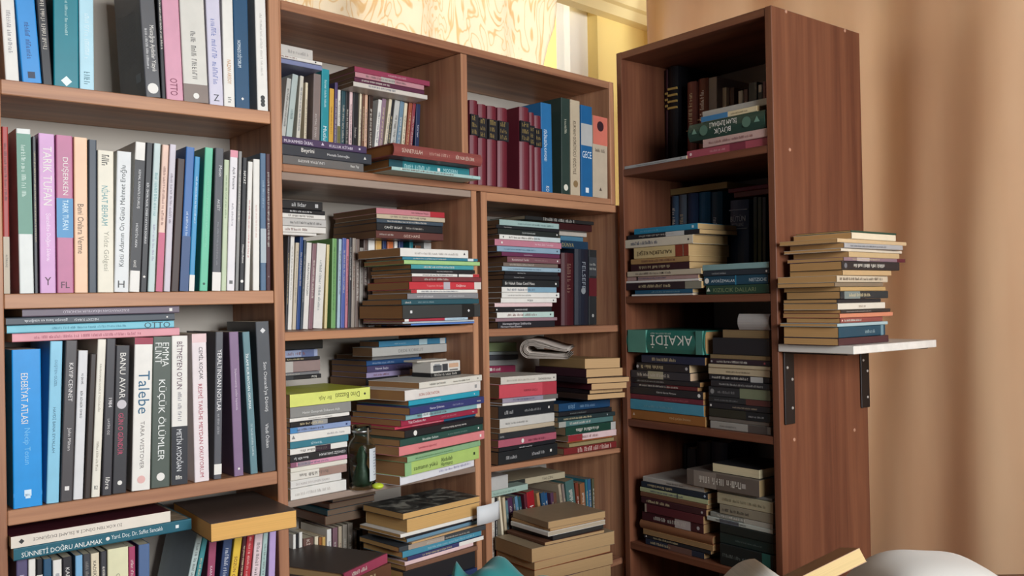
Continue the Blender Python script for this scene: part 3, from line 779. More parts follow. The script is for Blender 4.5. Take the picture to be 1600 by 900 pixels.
# ================= lower left bookcase of the middle (B left)
L1 = (430, 280, 3.462)
row(FB, BLZ[0], .128, L1, 815, """
56 68 70 305 charcoal
69 91 86 305 white | g d .1-.7 #8c8880 .3-.6
92 112 111 345 beige#cfc4ae | g d .1-.7 #8c8880 .3-.6
115 135 136 310 navy#2d4d86
137 150 158 330 dark_slate#46505a
151 179 173 345 white | t d .2-.65 #3c3a40 .3-.65 MURATHAN MUNGAN
180 204 204 350 mauve#8c6b72
206 256 229 350 white | g d .2-.8 #6f7a80 .35-.6
266 282 281 355 cream_yellow#e3d29c | -
303 328 311 322 leaf_green#7cad6c | g d .1-.8 #3c5f3c .3-.55
335 352 346 325 paleblue
355 377 366 320 periwinkle#5b6bab
378 393 386 325 rose#c9808c
395 410 404 318 charcoal
412 431 418 320 warm_grey#a09488
433 453 437 325 taupe#7c6c64
455 475 460 372 grey#9a948c
476 498 480 320 brown_grey#6a5a54
505 541 505 328 white
545 578 545 332 yellow#cfa25c
582 604 582 332 navy
608 641 608 338 orange
646 664 646 335 white
670 695 670 335 navy
728 748 728 335 teal
758 790 758 360 brown
806 846 806 338 palegrey
""", 'upper shelf of lower-left bookcase', 'standing books on the upper shelf of the lower-left bookcase', D=.115, maxd=.258, lim=LL)
stack(FB, .11, L1, """
30 256 108 black#2b2b2d | t r .25-.6 #d8d8d8 .3-.75 ali lidar; o .85 #bdbdbd sq .3
30 270 157 black | g r .2-.7 #e8e8e8 .3-.7
30 270 180 white
30 275 206 pale_grey#c9c7c3 | g r .2-.9 #5a5856 .3-.6
30 272 250 white
30 222 285 white | -
base 300
""", 'far-left pile, upper shelf, lower-left bookcase', 'pile at the left of the lower-left bookcase upper shelf', jit=.3, dep=.12, lim=LL)
stack(FB, .075, L1, """
547 915 153 pink#c9848c | t r .45-.8 #5a2c38 .3-.7 Sen Gidersen Hayat; b .78-1 red; d .16
549 916 185 cream#c9b9a0 | d .155
549 906 212 slate#44525f | d .16
549 906 234 black#26282c | t r .1-.38 white .3-.7 CAHİT IRGAT; g r .43-.7 #c0bcb4 .35-.6; d .16
545 908 276 brown#643c38 | t r .38-.65 #d8bcae .25-.7 GÖZ HAPSİ; g r .05-.25 #d8d0c8 .4-.6; d .16
base 318
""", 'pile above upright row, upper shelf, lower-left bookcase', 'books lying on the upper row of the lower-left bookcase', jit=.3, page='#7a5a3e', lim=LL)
stack(FB, -.028, L1, """
676 1050 370 white | g r .2-.85 #a9a4a0 .3-.55; o .94 #3a3a44 tri .2
688 1090 419 steel_teal#387e96 | b .86-.94 #d8e0e0; d .125
697 1110 436 lime_green#a9cf8c | -
735 1072 461 teal#4a9aa2
735 1076 486 black | t r .12-.9 #d4d0cc .3-.65 YAŞAR KEMAL DENİZLER KURUDU
740 1110 509 white | b .66-.68 black; b .9-1 red
740 1110 527 brick#7a3a3e
725 1115 555 red#c83a44 | t r .2-.48 #e89a98 .3-.65 Yaşamın Anlamı; t r .56-.85 #f0e0dc .3-.7 Dağlarca; b .46-.55 #b9b4bc; b .9-1 #dcd4cc
735 1097 598 white | b 0-.08 red
715 1100 618 grey#88888b | t r .08-.4 #dcdcdc .3-.65 KAYIP GÖLGELER; t r .5-.85 #dcdcdc .3-.65 ÜMİT YAŞAR OĞUZCAN
684 1096 651 dark_teal#2b5560 | g r .04-.12 white .3-.6; g r .2-.4 #9ab4b8 .35-.6
690 1106 682 charcoal#3b3e3e | -; o .1 #d8d8d8 sq .14; b .75-.92 #1f2020; o .84 #d8d8d8 dia .12; d .15; L charcoal book with patterned square
700 1047 757 crimson#a83848 | b .62-1 paleblue; b 0-.06 white; g r .66-.95 #7a8c98 .3-.6
690 1072 788 pale_grey#b4bcc2 | -
735 1076 806 cobalt_blue#5a82c6 | -
""", 'tall front stack, upper shelf, lower-left bookcase', 'front stack on the upper shelf of the lower-left bookcase', base=BLZ[0] + .004, jit=1.4, dep=.135, page='#a57a4c', lim=LL)
L2 = (430, 510, 3.332)
stack(FB, .105, L2, """
30 248 78 black#232527 | -; d .14
30 220 128 periwinkle#98a4c4 | b .55-.9 #5f6c94
30 232 167 black
30 234 186 grey_pink#94807e | b 0-.3 #b8b4b0; -
30 229 246 grey#75757a
30 240 262 black | t r .72-.92 white .25-.75 POS; b 0-.3 #3a3c40
base 286
""", 'pile behind lime-green book, lower-left bookcase', 'back left pile on the middle shelf of the lower-left bookcase', jit=.5, dep=.12, lim=LL)
stack(FB, .002, L2, """
76 493 356 lime_green#c6cd45 | b 0-1 #dfe67c; t l .55-.86 #5a5a24 .3-.75 Dino Buzzati; t l .34-.5 #77773a .3-.7 Bir Aşk; o .93 #333333 dia .12; d .155; L lime-green book lying on top
78 393 424 grey#8e8e8b | t r .1-.9 #e0e0de .25-.6 Hasan Öztoprak İmkansız Aşk
76 386 482 white | g r .3-.7 #a0a0a0 .35-.6
78 396 502 black | b .35-.6 #9a9a98
78 393 531 periwinkle#8b9fc6 | b 0-.12 #4f8cc0; o .93 #2c3c6c sq .25
78 393 562 white | g r .6-.9 #9a9aa0 .35-.6; o .05 #888888 tri .3
78 380 604 teal#3d7d8d | t r .3-.58 #cfe4e8 .3-.7 SİYAH EL
78 376 642 white | b .43-.7 #3a2c38
78 374 674 black#2e2e30 | t l .02-.35 #e4e4e4 .25-.7 Bana BİR İyi; t l .5-.97 #e4e4e4 .25-.7 CENGİZ SARUHAN
80 376 714 pink#d898b0 | b 0-.1 #8a5a70; b .12-.34 #a09098
80 376 740 ivory#e4e0d2 | -
80 373 764 ivory#e2ded4 | b .5-1 brown#a2857a
80 346 808 white#dddbd6 | t r .1-.75 #b0a8a4 .25-.7 İKİ KERE SÖYLENEN ŞARKI
80 371 850 white#e4e2dc | g r .08-.7 #b8b2aa .35-.6
""", 'left front stack, middle shelf, lower-left bookcase', 'left front stack on the middle shelf of the lower-left bookcase', base=BLZ[1], jit=.4, yaw=1.5, dep=.125, page='#cbb88f', lim=LL)
stack(FB, .127, L2, """
540 925 78 blue#3f7fa0 | t r .1-.5 #a8ccd8 .3-.6 BEŞİR AYVAZOĞLU; b .58-.7 #a8c4cc; b .9-.98 #c8d0d0
505 890 112 pale_grey#b0b0ac | t r .2-.8 #7a7674 .3-.65 DEDE KORKUT
505 750 152 grey#a09e9c | -
475 760 180 blue#2b507f | g r .1-.5 #9cb4d0 .3-.6
478 770 208 purple#4c4568 | t r .1-.4 #e0dce8 .3-.7 Namık Suçlu; g r .5-.9 #7a7494 .3-.6
475 700 243 lilac#9f92b4
475 640 272 black | -
475 700 330 navy | -
478 700 390 tan | -
480 700 450 brown | -
480 700 520 white | -
480 700 580 grey | -
480 700 640 darkteal | -
480 700 700 maroon | -
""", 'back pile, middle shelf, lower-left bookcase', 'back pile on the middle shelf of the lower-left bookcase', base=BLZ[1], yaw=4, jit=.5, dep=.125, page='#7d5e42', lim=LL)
zcard = stack(FB, -.03, L2, """
750 1086 293 ivory#e0dcd0 | t r .1-.45 #4a4640 .35-.65 HANRY BATUHAN; g r .52-.8 #8a857c .35-.6; o .93 #222222 dia .14; d .135; L white book with taupe cover
675 1076 335 white#e2dcd6 | t r .1-.5 #b46a60 .3-.65 SON DİKTATÖR; o .93 #999999 sq .25; d .15
695 1056 385 turquoise#33a0b6 | t r .2-.55 #cceef4 .3-.6 Asrın Başucu; o .92 white sq .15
702 1092 425 indigo#3b4074 | t r .18-.5 #dcdcec .3-.7 Gamze Şölemen; g r .55-.7 #a0a4c8 .35-.6; t r .88-.96 white .3-.6 inkilap
680 1072 462 teal_grey#86b0b6 | b .2-.3 #dce8ea; b .94-1 white
655 1050 490 crimson#9e2f48 | t r .05-.33 #f0dce0 .3-.7 Yüz Dedem Arı; g r .5-.7 #cc7c8c .35-.6; t r .9-.97 white .3-.6 hep
622 1036 526 rose_red#c9485e | b .58-1 blue#2c5a78; g r .2-.55 #ecc0c4 .3-.6
675 1077 545 black#28282a | o .12 #e8e6e0 disc .36; t l .35-.85 white .3-.6 Bundan Sonra Bir Başkası Konuşsun
650 1082 592 dark_green#2e5048 | t r .18-.5 #e0e8e0 .3-.65 Böcekler Sultanı; g r .55-.8 #8ca89c .35-.55; o .94 white sq .2
645 1077 629 pink#dd8688 | t r .12-.5 #9c3848 .35-.65 ŞAHMERAN HİKAYESİ; o .95 white sq .22
712 1041 658 pale_blue#bccdd6 | b 0-.08 #3a7a8c; b .72-.95 #4f6a74; b .14-.16 #2a6a80
688 1077 680 sage_green#8cb488 | g r .1-.6 #5f8a5c .35-.55
675 1063 710 light_green#b0cc74 | b 0-.08 #8fb884; t r .1-.42 #33402a .2-.6 zamanın yükü; t r .46-.62 #33402a .45-.75 Abdullah; t r .46-.62 #33402a .12-.42 Harmancı; o .93 #33402a sq .15; d .13; L thick light green book
650 1046 782 white#e2e2e8 | g r .5-.95 #9a94b8 .35-.6; d .13
""", 'right front stack, middle shelf, lower-left bookcase', 'right front stack on the middle shelf of the lower-left bookcase', base=BLZ[1], yaw=10, jit=1.5, dep=.14, page='#9c7248', lim=LL)
L3 = (430, 730, 4.444)
zb3 = -.648
stack(FB, .13, L3, """
395 700 190 charcoal | kind T; d .12
375 690 255 brown | kind T; d .12
360 680 300 darkteal | kind T; d .12
345 670 345 brown | kind T; d .12
base 405
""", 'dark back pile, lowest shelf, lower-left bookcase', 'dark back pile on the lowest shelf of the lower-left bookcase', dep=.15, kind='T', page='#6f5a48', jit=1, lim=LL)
row(FB, zb3, .152, L3, 560, """
126 146 126 470 white
148 164 148 465 black
167 190 167 455 white
196 268 196 500 brown#6f5048 | t d .02-.2 #d8c8bc .3-.7 KİTAP
276 302 276 485 cream
306 326 306 490 rust#a06438
329 352 329 488 yellow#d0a860
361 393 361 435 white
401 436 401 425 mauve#7f5f68
441 466 441 415 beige#b8a890
470 502 470 405 grey#958c80
506 541 506 395 taupe#8a8074
545 571 545 445 grey#77706a
580 610 580 440 black
""", 'lowest visible shelf of lower-left bookcase', 'standing books on the lowest visible shelf of the lower-left bookcase', D=.105, maxd=.258, lim=LL)
stack(FB, -.06, L3, """
470 800 735 dark_taupe#544b46 | b 0-1 #a84862; d .21; hard; yaw 4; L large dark book with crimson spine
480 800 800 brown | d .19
480 800 900 navy | d .19
480 800 1000 tan | d .165
""", 'low front pile, lower-left bookcase', 'low pile at the bottom of the lower-left bookcase', base=zb3, yaw=16, jit=2, dep=.19, lim=LL)
stack(FB, -.035, L3, """
888 1412 322 dark_grey#4c4a46 | kind F; d .13; L dark photo-covered book
915 1416 365 cream#c9ab78 | kind F; d .13; L very thick tan-edged book
870 1428 468 white | -; d .13
905 1424 484 black | -; o .9 white disc .3
915 1428 500 steel_blue#6a8ea4 | -
950 1450 535 beige#c2a688 | kind F
860 1445 558 charcoal#3f4448 | b .1-.5 #a89a8c; g r .3-.8 #c8c0b4 .3-.6
885 1440 590 teal_blue#4a8fa8 | g r .3-.9 #a4ccd8 .3-.6
920 1446 625 indigo#3d3f6c | b .66-1 white
900 1380 660 palepink | -
905 1400 690 brown#7c5a48 | -
890 1400 730 black | -; d .13
890 1400 860 navy | -; d .13
890 1400 980 brown | -; d .13
""", 'right front stack, lowest shelf, lower-left bookcase', 'right front stack on the lowest shelf of the lower-left bookcase', base=zb3, yaw=3, jit=2, dep=.125, page='#d3a869', lim=LL)

# ================= lower right bookcase of the middle (B right)
du = .9663 - .5087
FR1 = Frame(FB.o, FB.yaw, (BR1[1] - BR1[0]) / du); FR2 = Frame(FB.o, FB.yaw, (BR2[1] - BR2[0]) / du)
R1 = (740, 310, 4.092); zr1 = FR1.pix(766, 514)[1]; zr2 = FR2.pix(766, 730)[1]
stack(FR1, .004, R1, """
165 541 132 pale_teal#9fb8b4 | g r .3-.9 #6a8482 .3-.6
145 551 168 black | t r .04-.3 #c0bcb8 .3-.6 Franz Kafka Dava
155 546 190 black#2a2e2c | t r .3-.68 #c8ccc8 .3-.65 ÖLÜM GÜNCELERİ; o .97 white sq .2
165 551 228 white | o .06 #333333 dia .2; b .55-1 #c9d4d4
135 566 258 pink#c27f90 | t r .5-.95 #f0dce0 .3-.65 Var Ruhu Zafer Yolculuğu; o .1 white sq .22
150 549 302 blue_grey#8ea9bc | g r .1-.6 #5f7c94 .35-.6; o .95 #333a44 dia .2
180 551 340 purple#6a3452 | t r .28-.6 #dcc4d0 .3-.6 PROFESÖRÜN EVİ
215 556 370 mauve_brown#7c5058 | t r .02-.45 #e0ccc8 .3-.65 Karamürsel Tarihi; g r .5-.75 #b08c8c .35-.6; o .94 white sq .2
190 542 408 grey_brown#7a6c64
182 561 434 pale_blue#9cb5c4 | g r .1-.65 #5c7888 .35-.6; o .96 #333a44 dia .2
200 541 464 black | t r .05-.55 #c8c8c8 .3-.65 Stefan Zweig Yıldız
195 546 488 black | t r .02-.5 #c8c8c8 .3-.65 Dostoyevski İnsancıklar
185 546 518 black#27292a | t r .04-.55 white .3-.7 Bir Hukuk Ustası Cemil Hoca; o .94 white sq .2
180 526 565 white | b .46-1 #86aabd
180 546 601 white | g r .1-.5 #a09c98 .35-.6; o .95 #333333 dia .22
175 527 637 white | t r .4-.62 #3c3a3c .2-.75 MÜJDE; o .94 #333333 dia .22
135 501 669 palepink | -
140 501 696 black | t r .28-.6 #d8d8d8 .3-.7 SEVMENİN EDEBİ; o .02 white sq .2
150 516 729 white | b .44-1 #bcd4cc; o .94 #333333 dia .22
140 531 767 mauve#9a7c84 | -
155 521 790 black#29272c | t r .05-.6 #d0ccd0 .5-.85 Hermann Hesse Siddhartha; t r .05-.4 #d0ccd0 .1-.4 Hermann Hesse Demian
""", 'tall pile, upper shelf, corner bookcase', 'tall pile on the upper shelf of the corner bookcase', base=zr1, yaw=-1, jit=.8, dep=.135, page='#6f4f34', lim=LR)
row(FR1, zr1, .07, R1, 760, """
560 642 560 350 dark_red#4a1a20 | hard; g d .15-.6 #7c5a50 .3-.6
646 735 646 320 black#1f2330 | hard; t d .15-.55 #8a9098 .4-.65 FELSEFE; o .55 #8c9094 disc .16
738 805 738 270 black#262a2c | b .1-.35 #3c4044; b .38-.62 #5c1c24; o .88 #a0a09c disc .14; g h .18-.21 #b0b0aa .1-.9; g h .24-.27 #b0b0aa .1-.9
808 925 808 255 deep_red#5c1820 | hard; g h .1-.2 #8c5a50 .3-.6; g h .9-.92 #8c5a50 .3-.9
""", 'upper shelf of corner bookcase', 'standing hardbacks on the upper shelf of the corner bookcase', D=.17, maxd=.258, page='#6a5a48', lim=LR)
stack(FR1, .09, R1, """
330 770 108 black#2a2a2a | g r .25-.7 #b8b4ac .1-.9; L black book with white calligraphy
500 760 150 maroon#3c1a1c | -
548 721 206 ivory#c0b8ac | -
555 701 238 steel_blue#4f7c94 | -
545 731 266 dark_blue#1f3c54 | t r .1-.5 #a89c6c .2-.8 DÜNYA
base 320
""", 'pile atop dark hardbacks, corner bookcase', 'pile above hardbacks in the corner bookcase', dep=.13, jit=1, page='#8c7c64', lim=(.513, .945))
LR2 = (.5238, .974)
R2 = (740, 510, 3.752)
stack(FR2, .167, R2, """
70 252 96 olive#74805c | -
70 262 150 pale_grey#8c9494 | -
70 262 170 charcoal | -
70 258 200 grey | -
75 245 234 crimson#8a2f4c | o .15 white sq .3
78 250 275 brown | -
80 250 380 navy | -
80 250 480 tan | -
80 250 560 black | -
80 250 640 grey | -
80 250 720 red | -
""", 'back left pile, middle shelf, corner bookcase', 'back left pile on the middle shelf of the corner bookcase', base=zr2, jit=.3, dep=.085, lim=LR2)
stack(FR2, -.004, R2, """
160 481 298 ivory#d8d2c6 | g r .1-.6 #b8b0a4 .35-.6; t r .66-.9 #5a5450 .3-.65 İSKENDER PALA; o .95 #333333 dia .15
150 477 345 coral_red#cc525e | b .74-1 #b8404c; t r .4-.66 #7c2c34 .35-.55 KIRMIZI SAÇLI; L thick coral-red book
170 487 424 lilac_grey#9c94a4 | b .72-1 #76706c
170 484 453 white | -
140 481 472 black#26282c | g r .1-.25 #b0b0b0 .3-.6; g r .45-.75 #9a9a9a .35-.55; o .9 white sq .14
148 481 546 white#d2cfc8 | g r .1-.5 #8c8884 .35-.55
135 488 604 ivory#c4b49c | -
105 488 636 charcoal#333538 | g r .02-.1 #b8b8b8 .3-.6
120 488 674 rose#b25f70 | o .4 white disc .3; g r .5-.8 #6c2c3c .3-.6
130 488 718 black | t r .2-.7 #d8d8d8 .2-.6 ÖBÜR BİRİ / Roman Olmak
114 489 746 black#26282a | g r .12-.3 #b8b8b8 .35-.6; g r .55-.78 #c0c0c0 .35-.6; o .88 white sq .16
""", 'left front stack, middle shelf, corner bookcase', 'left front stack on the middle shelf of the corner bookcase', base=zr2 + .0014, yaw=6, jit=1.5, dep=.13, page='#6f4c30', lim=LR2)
zt = stack(FR2, .05, R2, """
500 802 455 deep_blue#20466a | t r .12-.35 #8cb0cc .2-.8 DİŞİ; g r .4-.7 #7c9cb8 .3-.6
500 812 505 black | g r .2-.5 #8c9490 .35-.6
495 827 535 dark_slate#2c3a3c | o .85 #9aa4a4 disc .2
500 828 562 grey_teal#567a78 | b 0-.12 #a8a8a0
540 837 594 dark_green#214438 | o .5 #9ab0a4 tri .2; b .9-1 palegrey
555 837 640 palepink | b 0-.28 red#9c3038
550 806 672 orange | -
560 827 690 khaki#9c8c64 | -
530 832 718 brick_red#7c2c2c | g r .25-.9 #d8b8ac .15-.85
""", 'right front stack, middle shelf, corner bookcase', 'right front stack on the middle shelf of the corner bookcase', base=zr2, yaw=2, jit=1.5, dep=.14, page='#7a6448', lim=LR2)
zpe = stack(FR2, -.012, R2, """
652 852 190 tan#a08258 | kind T
660 882 250 maroon#3a2028 | kind T
665 905 305 black#2a2024 | kind T
690 890 335 maroon#4a1c24 | kind T
680 888 372 black#241c20 | kind T
668 892 400 dark_brown#3a2a24 | kind T
base 432
""", 'page-edge stack under rolled newspaper', 'stack with page edges outward in the corner bookcase', dep=.175, yaw=-4, jit=2.5, kind='T', page='#d0a878', lim=(.5214, .972))
R3 = (700, 710, 4.737); zr3 = -.655
row(FB, zr3, .09, (700, 710, 5.06), 660, """
308 330 308 345 tan
345 372 345 345 ivory
374 396 368 350 black
430 447 400 340 cream | -
449 470 425 345 beige | -
478 497 452 370 slate_teal#5c7c84
500 538 470 350 plum#4c2c4c
540 558 500 350 charcoal
562 585 515 340 steel_blue#5a84a0
588 612 550 340 darkteal
618 640 590 320 maroon
642 700 600 308 red#9c2028 | t d .12-.6 #e8d8d0 .25-.75 HUZUR
742 764 700 310 tan
768 798 730 310 blue#2c5070
800 822 762 310 teal#23507c
824 848 800 310 plum#5a3c54
850 874 826 310 brown
926 946 872 240 beige#b0a088
948 966 900 240 taupe
968 1034 922 215 grey_green#4c6c68
1040 1062 1005 230 rust#7c3c2c
1064 1102 1040 235 brown_orange#8c5c3c
1106 1122 1085 200 teal#2c6c7c
1124 1148 1105 200 blue#2c5c84
1152 1205 1140 195 olive#545440
""", 'bottom visible shelf of corner bookcase', 'leaning books on the bottom visible shelf of the corner bookcase', D=.13, maxd=.258, page='#8c7a60', lim=LR)
stack(FB, .09, R3, """
318 443 172 palegrey | -; d .12
305 590 278 pale_green#a4bcb0 | g r .1-.7 #7c9488 .3-.6; d .12
base 328
""", 'small pile above leaning books, corner bookcase', 'books lying above the leaning row', jit=1, lim=LR)
stack(FB, .13, R3, """
450 866 200 cream#b8ac90 | b 0-.28 #2c302c; t r .5-.85 #6a6050 .2-.7 YALÇIN; d .1; L cream book with black spine end
base 250
""", 'askew over the leaning books of corner bookcase', None, jit=.1, yaw=-6, dep=.13, lim=LR)
stack(FB, -.06, R3, """
740 1156 500 taupe#9c8468 | kind T
755 1172 548 tan | kind T
740 1172 576 white | kind T; page #b8aa94
775 1172 606 black | kind T; page #2a2622
715 1156 652 brown | kind T
620 1230 700 taupe#a08c70 | kind F; d .14
640 1216 800 rust#a04c2c | kind F; d .14
640 1216 860 brown | kind F; d .14
640 1216 960 navy | kind F; d .14
640 1216 1060 brown | kind F; d .14
""", 'front stack, bottom visible shelf, corner bookcase', 'front stack on the bottom shelf of the corner bookcase', base=zr3, yaw=-8, jit=3, dep=.14, page='#b8966a', lim=LR)

# ================= tall dark bookcase (C)
C1 = (950, 60, 4.09)
row(FC, CZ[0], .155, C1, lambda x: 800 - .16 * (x - 330), """
330 384 330 215 maroon#3c1c22 | hard; b .22-.24 #c9a860; b .28-.3 #c9a860; b .34-.36 #c9a860; b .92-.94 #c9a860; -; L tall maroon gilt-banded hardback
388 446 388 190 black#1d1c20 | hard; b .2-.22 #d4b468; b .26-.28 #d4b468; b .32-.34 #d4b468; b .38-.4 #d4b468; b .93-.95 #d4b468; -; L tall black gilt-banded hardback
508 566 506 288 red_brown#7a4438 | hard; b .55-.56 #a87c58
570 634 568 270 chestnut#7d4a3a | hard; b .45-.46 #b8946c; b .55-.56 #b8946c; w .01
640 694 640 258 grey#8d8580 | -; w .01
704 730 704 325 cream | w .03; -
735 770 735 330 dark_brown#4a2c24 | w .04; -
832 862 832 340 pale_grey#b4b0a4 | w .02
866 894 866 330 brown#5c3a34 | w .02
898 954 898 290 black | w .02; -
960 984 960 300 white#b8b4ac | b .1-.5 black; w .02; -
987 1010 987 280 maroon | w .02; -
""", 'top shelf of tall bookcase', 'standing books on the top shelf of the tall bookcase', D=.15, maxd=.34, page='#a89878', lim=LC)
stack(FC, .006, C1, """
605 1013 468 pale_grey#a9a7a2 | -; d .15; w .012
596 951 504 cream#d8c9a4 | b 0-.49 #3f7cac; g r .55-.85 #6c5c44 .3-.6; d .14
520 1012 556 dark_green#27443a | t l .3-.66 #f0f0ea .5-.85 İSLAM İLMİHALİ; t l .36-.58 #f0f0ea .12-.46 BÜYÜK; o .09 #6c9484 tri .22; o .22 #4f7466 disc .3; o .78 #4f7466 disc .3; o .91 #6c9484 tri .22; hard; d .16; L thick dark green hardback
606 1016 648 dusty_pink#c4a49e | g r .1-.8 #8c5c5c .3-.6
505 1022 722 rose_red#a8505e | b .55-.74 #7c3444; o .05 #ecd0d0 disc .2; g r .3-.5 #dca4a8 .35-.6
""", 'right front pile, top shelf, tall bookcase', 'right pile on the top shelf of the tall bookcase', base=CZ[0], jit=.4, dep=.14, page='#b09468', lim=LC, deep=.34)
stack(FC, .004, C1, """
92 502 820 pale_grey#a8aaa8 | g r .2-.7 #6c6c6c .35-.6; o .92 #333333 disc .2
""", 'alone at front edge on top shelf of tall bookcase', None, base=CZ[0], jit=.1, dep=.13, lim=LC, deep=.34)
C2 = (950, 260, 3.914)
bset = '| hard; b .5-.7 #1c3450'
row(FC, CZ[1], .172, C2, 355, f"""
330 370 330 195 blue#23486c | hard; g d .3-.5 #b0bcc8 .3-.7
373 430 373 188 slate_blue#48627c | hard
433 481 433 178 grey_blue#66727e | hard
486 551 486 172 navy#2c4468 | hard; g d .3-.5 #b0bcc8 .3-.6
556 626 556 165 teal_blue#1f6c94 | hard; g d .35-.5 #6ca4c0 .4-.6
632 700 632 162 dark_teal#1f4c60 | hard; g d .25-.5 #c0ccd0 .3-.65
""", 'second shelf of tall bookcase, back row', 'blue volumes at the back of the tall bookcase second shelf', D=.15, maxd=.34, lim=LC)
row(FC, CZ[1], .16, C2, 560, """
748 862 748 215 dark_slate_blue#34435c | hard; b .1-.11 #8a94a0; b .3-.31 #8a94a0; t h .16-.23 #b0b8c0 .1-.9 BÜTÜN; t h .24-.28 #98a0a8 .2-.8 ESERLERİ; L thick dark blue hardback
888 912 888 190 dark_green#28342c | -
915 940 915 190 olive_green#343c2c | -
943 966 943 190 black | -
""", 'second shelf of tall bookcase, right side', 'standing books at the right of the tall bookcase second shelf', D=.18, maxd=.34, lim=LC)
stack(FC, .175, C2, """
355 728 145 tan#a08c60 | kind F; d .14
base 182
""", 'page edges outward across the blue volumes', None, jit=.1, page='#a8905c', lim=LC, deep=.34)
stack(FC, .17, C2, """
735 985 138 crimson#6c2430 | -
770 990 160 rust_brown#6a3830 | -
base 195
""", 'pile above dark blue hardback in tall bookcase', 'books above the dark blue hardback', jit=1, lim=LC, deep=.34)
zc2 = stack(FC, .004, C2, """
160 546 384 cerulean#2f88aa | g r .1-.4 #7cb8d0 .35-.6; o .93 #c8e0e8 sq .3; d .15
120 562 423 black | b .55-.8 #c8c8c4; d .14
92 521 453 ivory#ddd3bd | o .94 #333333 dia .14; d .13
158 496 500 cream#d8c18c | t l .03-.74 #3a2c20 .2-.72 KALPLERİN KEŞFİ; b .77-1 #8c3c28; b .9-.92 #e8d8b8; d .15; L thick cream and red-brown book
140 501 570 tan#b08c5c | d .14
140 501 603 maroon#3c2024 | d .14
118 571 645 pale_cream#c9bca4 | o .5 #2a2420 sq .2
118 551 678 dusty_rose#b0908a | b .14-.16 #2a2420
100 561 703 white | -
110 571 716 dark_brown#33262a | b .8-1 #8c8878
165 521 758 steel_blue#2c5c78 | g r .3-.8 #8cb0b8 .3-.6
145 516 784 white | -
""", 'left pile, second shelf, tall bookcase', 'left pile on the second shelf of the tall bookcase', base=CZ[1], jit=.8, dep=.135, page='#b89868', lim=LC, deep=.34)
stack(FC, .006, C2, """
578 984 604 pale_teal#86a8a8 | -
582 986 640 dark_slate#2c343c | t r .05-.45 #c0c4c4 .3-.6 VADİDEKİ ZAMBAK; o .96 white disc .2
586 980 674 petrol_blue#20485c | t r .12-.5 #dce8ec .3-.7 AFORİZMALAR; b .5-.52 #2c7a9c; t r .72-.98 #c8d8dc .3-.65 NIETZSCHE; o .05 white disc .3
600 984 730 dark_green#294838 | t r .12-.8 #7c8c64 .25-.7 KIZILCIK DALLARI; o .04 #d8dccc tri .3
""", 'right pile, second shelf, tall bookcase', 'right pile on the second shelf of the tall bookcase', base=CZ[1], jit=.4, dep=.14, page='#b08c5c', lim=LC, deep=.34)
C3 = (950, 470, 3.914)
stack(FC, .004, C3, """
112 596 176 sea_green#2f7265 | b .02-.265 #5c9484; t l .33-.86 #e4e8dc .22-.78 AKAİDİ; g r .33-.6 #c0d0c4 .83-.9; b .9-.98 #4c8478; hard; d .2; L thick sea-green hardback with large white title
base 312
""", 'atop left pile, third shelf of tall bookcase', None, jit=.1, page='#a07c50', yaw=0, lim=LC, deep=.34)
stack(FC, .01, C3, """
205 590 330 navy#242c44 | d .15
175 496 375 black#28282c | page #c8ae88; d .16; o .02 #b8b8b8 disc .2; o .95 #b8b8b8 disc .2
140 500 422 charcoal#36363c | b .3-.56 #a8a48c; page #c8a888; d .15
135 561 468 black | g r .1-.5 #a8a8a8 .35-.6
140 547 498 dark_red#5c2428 | b 0-.55 #2c2c34
135 581 522 black | t r .18-.85 #e4e0dc .3-.6 Gabriel Garcia Marquez; o .95 white disc .25
135 582 566 wine#6c2c38 | t r .35-.95 #b4606c .3-.65 KORKUNUN KRALLARI
130 582 598 turquoise_blue#4a90a8 | -; g r .2-.6 #7cb4c4 .35-.55
135 592 660 orange_brown#94602f | t r .45-.9 #d8b888 .35-.65 YENİ ÇAĞIN İNSANI; o .04 #c8b098 tri .2
""", 'left pile, third shelf, tall bookcase', 'left pile on the third shelf of the tall bookcase', base=CZ[2], jit=.25, dep=.15, page='#a07848', yaw=0, lim=LC, deep=.34)
stack(FC, .012, C3, """
800 990 80 white#a9a4a0 | hard; -; d .13; L pale grey hardback with rounded spine
700 985 176 brown#6c5440 | kind F
640 985 225 black | -; d .13
624 990 325 khaki_brown#6c6048 | kind F
624 988 352 dark_plum#32242c | o .03 #b8b0b0 disc .2; o .92 #a04c50 disc .2
614 990 384 cream#c4b494 | -
614 988 406 cream#c8b898 | g r .3-.7 #6c6050 .35-.6
619 985 448 black | o .06 #8c8c8c disc .2; b .7-.9 #c0c0bc
629 988 484 black#2c2c30 | g r .15-.9 #b8b8b4 .3-.6
616 990 520 charcoal#2f3134 | b .52-1 #7c8468; o .06 #8c8c8c disc .25; g r .15-.45 #8c8c8c .35-.6
616 990 582 charcoal#2c2e30 | b .62-1 #5c3430; g r .1-.5 #8c8c8c .35-.6
619 988 618 black | g r .4-.8 #b8a890 .35-.6; o .03 white disc .2
619 990 655 dark_olive#2e2e24 | b .62-1 #1c2024; g r .66-.9 #a8a8a8 .35-.55
619 985 705 taupe#6c645c | -
626 994 732 pale_grey#9c9890 | t r .1-.5 #6c6864 .3-.6 TÜRK EDEBİYATI; b .64-.95 #544c48
""", 'right pile, third shelf, tall bookcase', 'right pile on the third shelf of the tall bookcase', base=CZ[2], jit=.25, dep=.15, page='#8c7450', lim=LC, deep=.34)
C4 = (950, 660, 3.75)
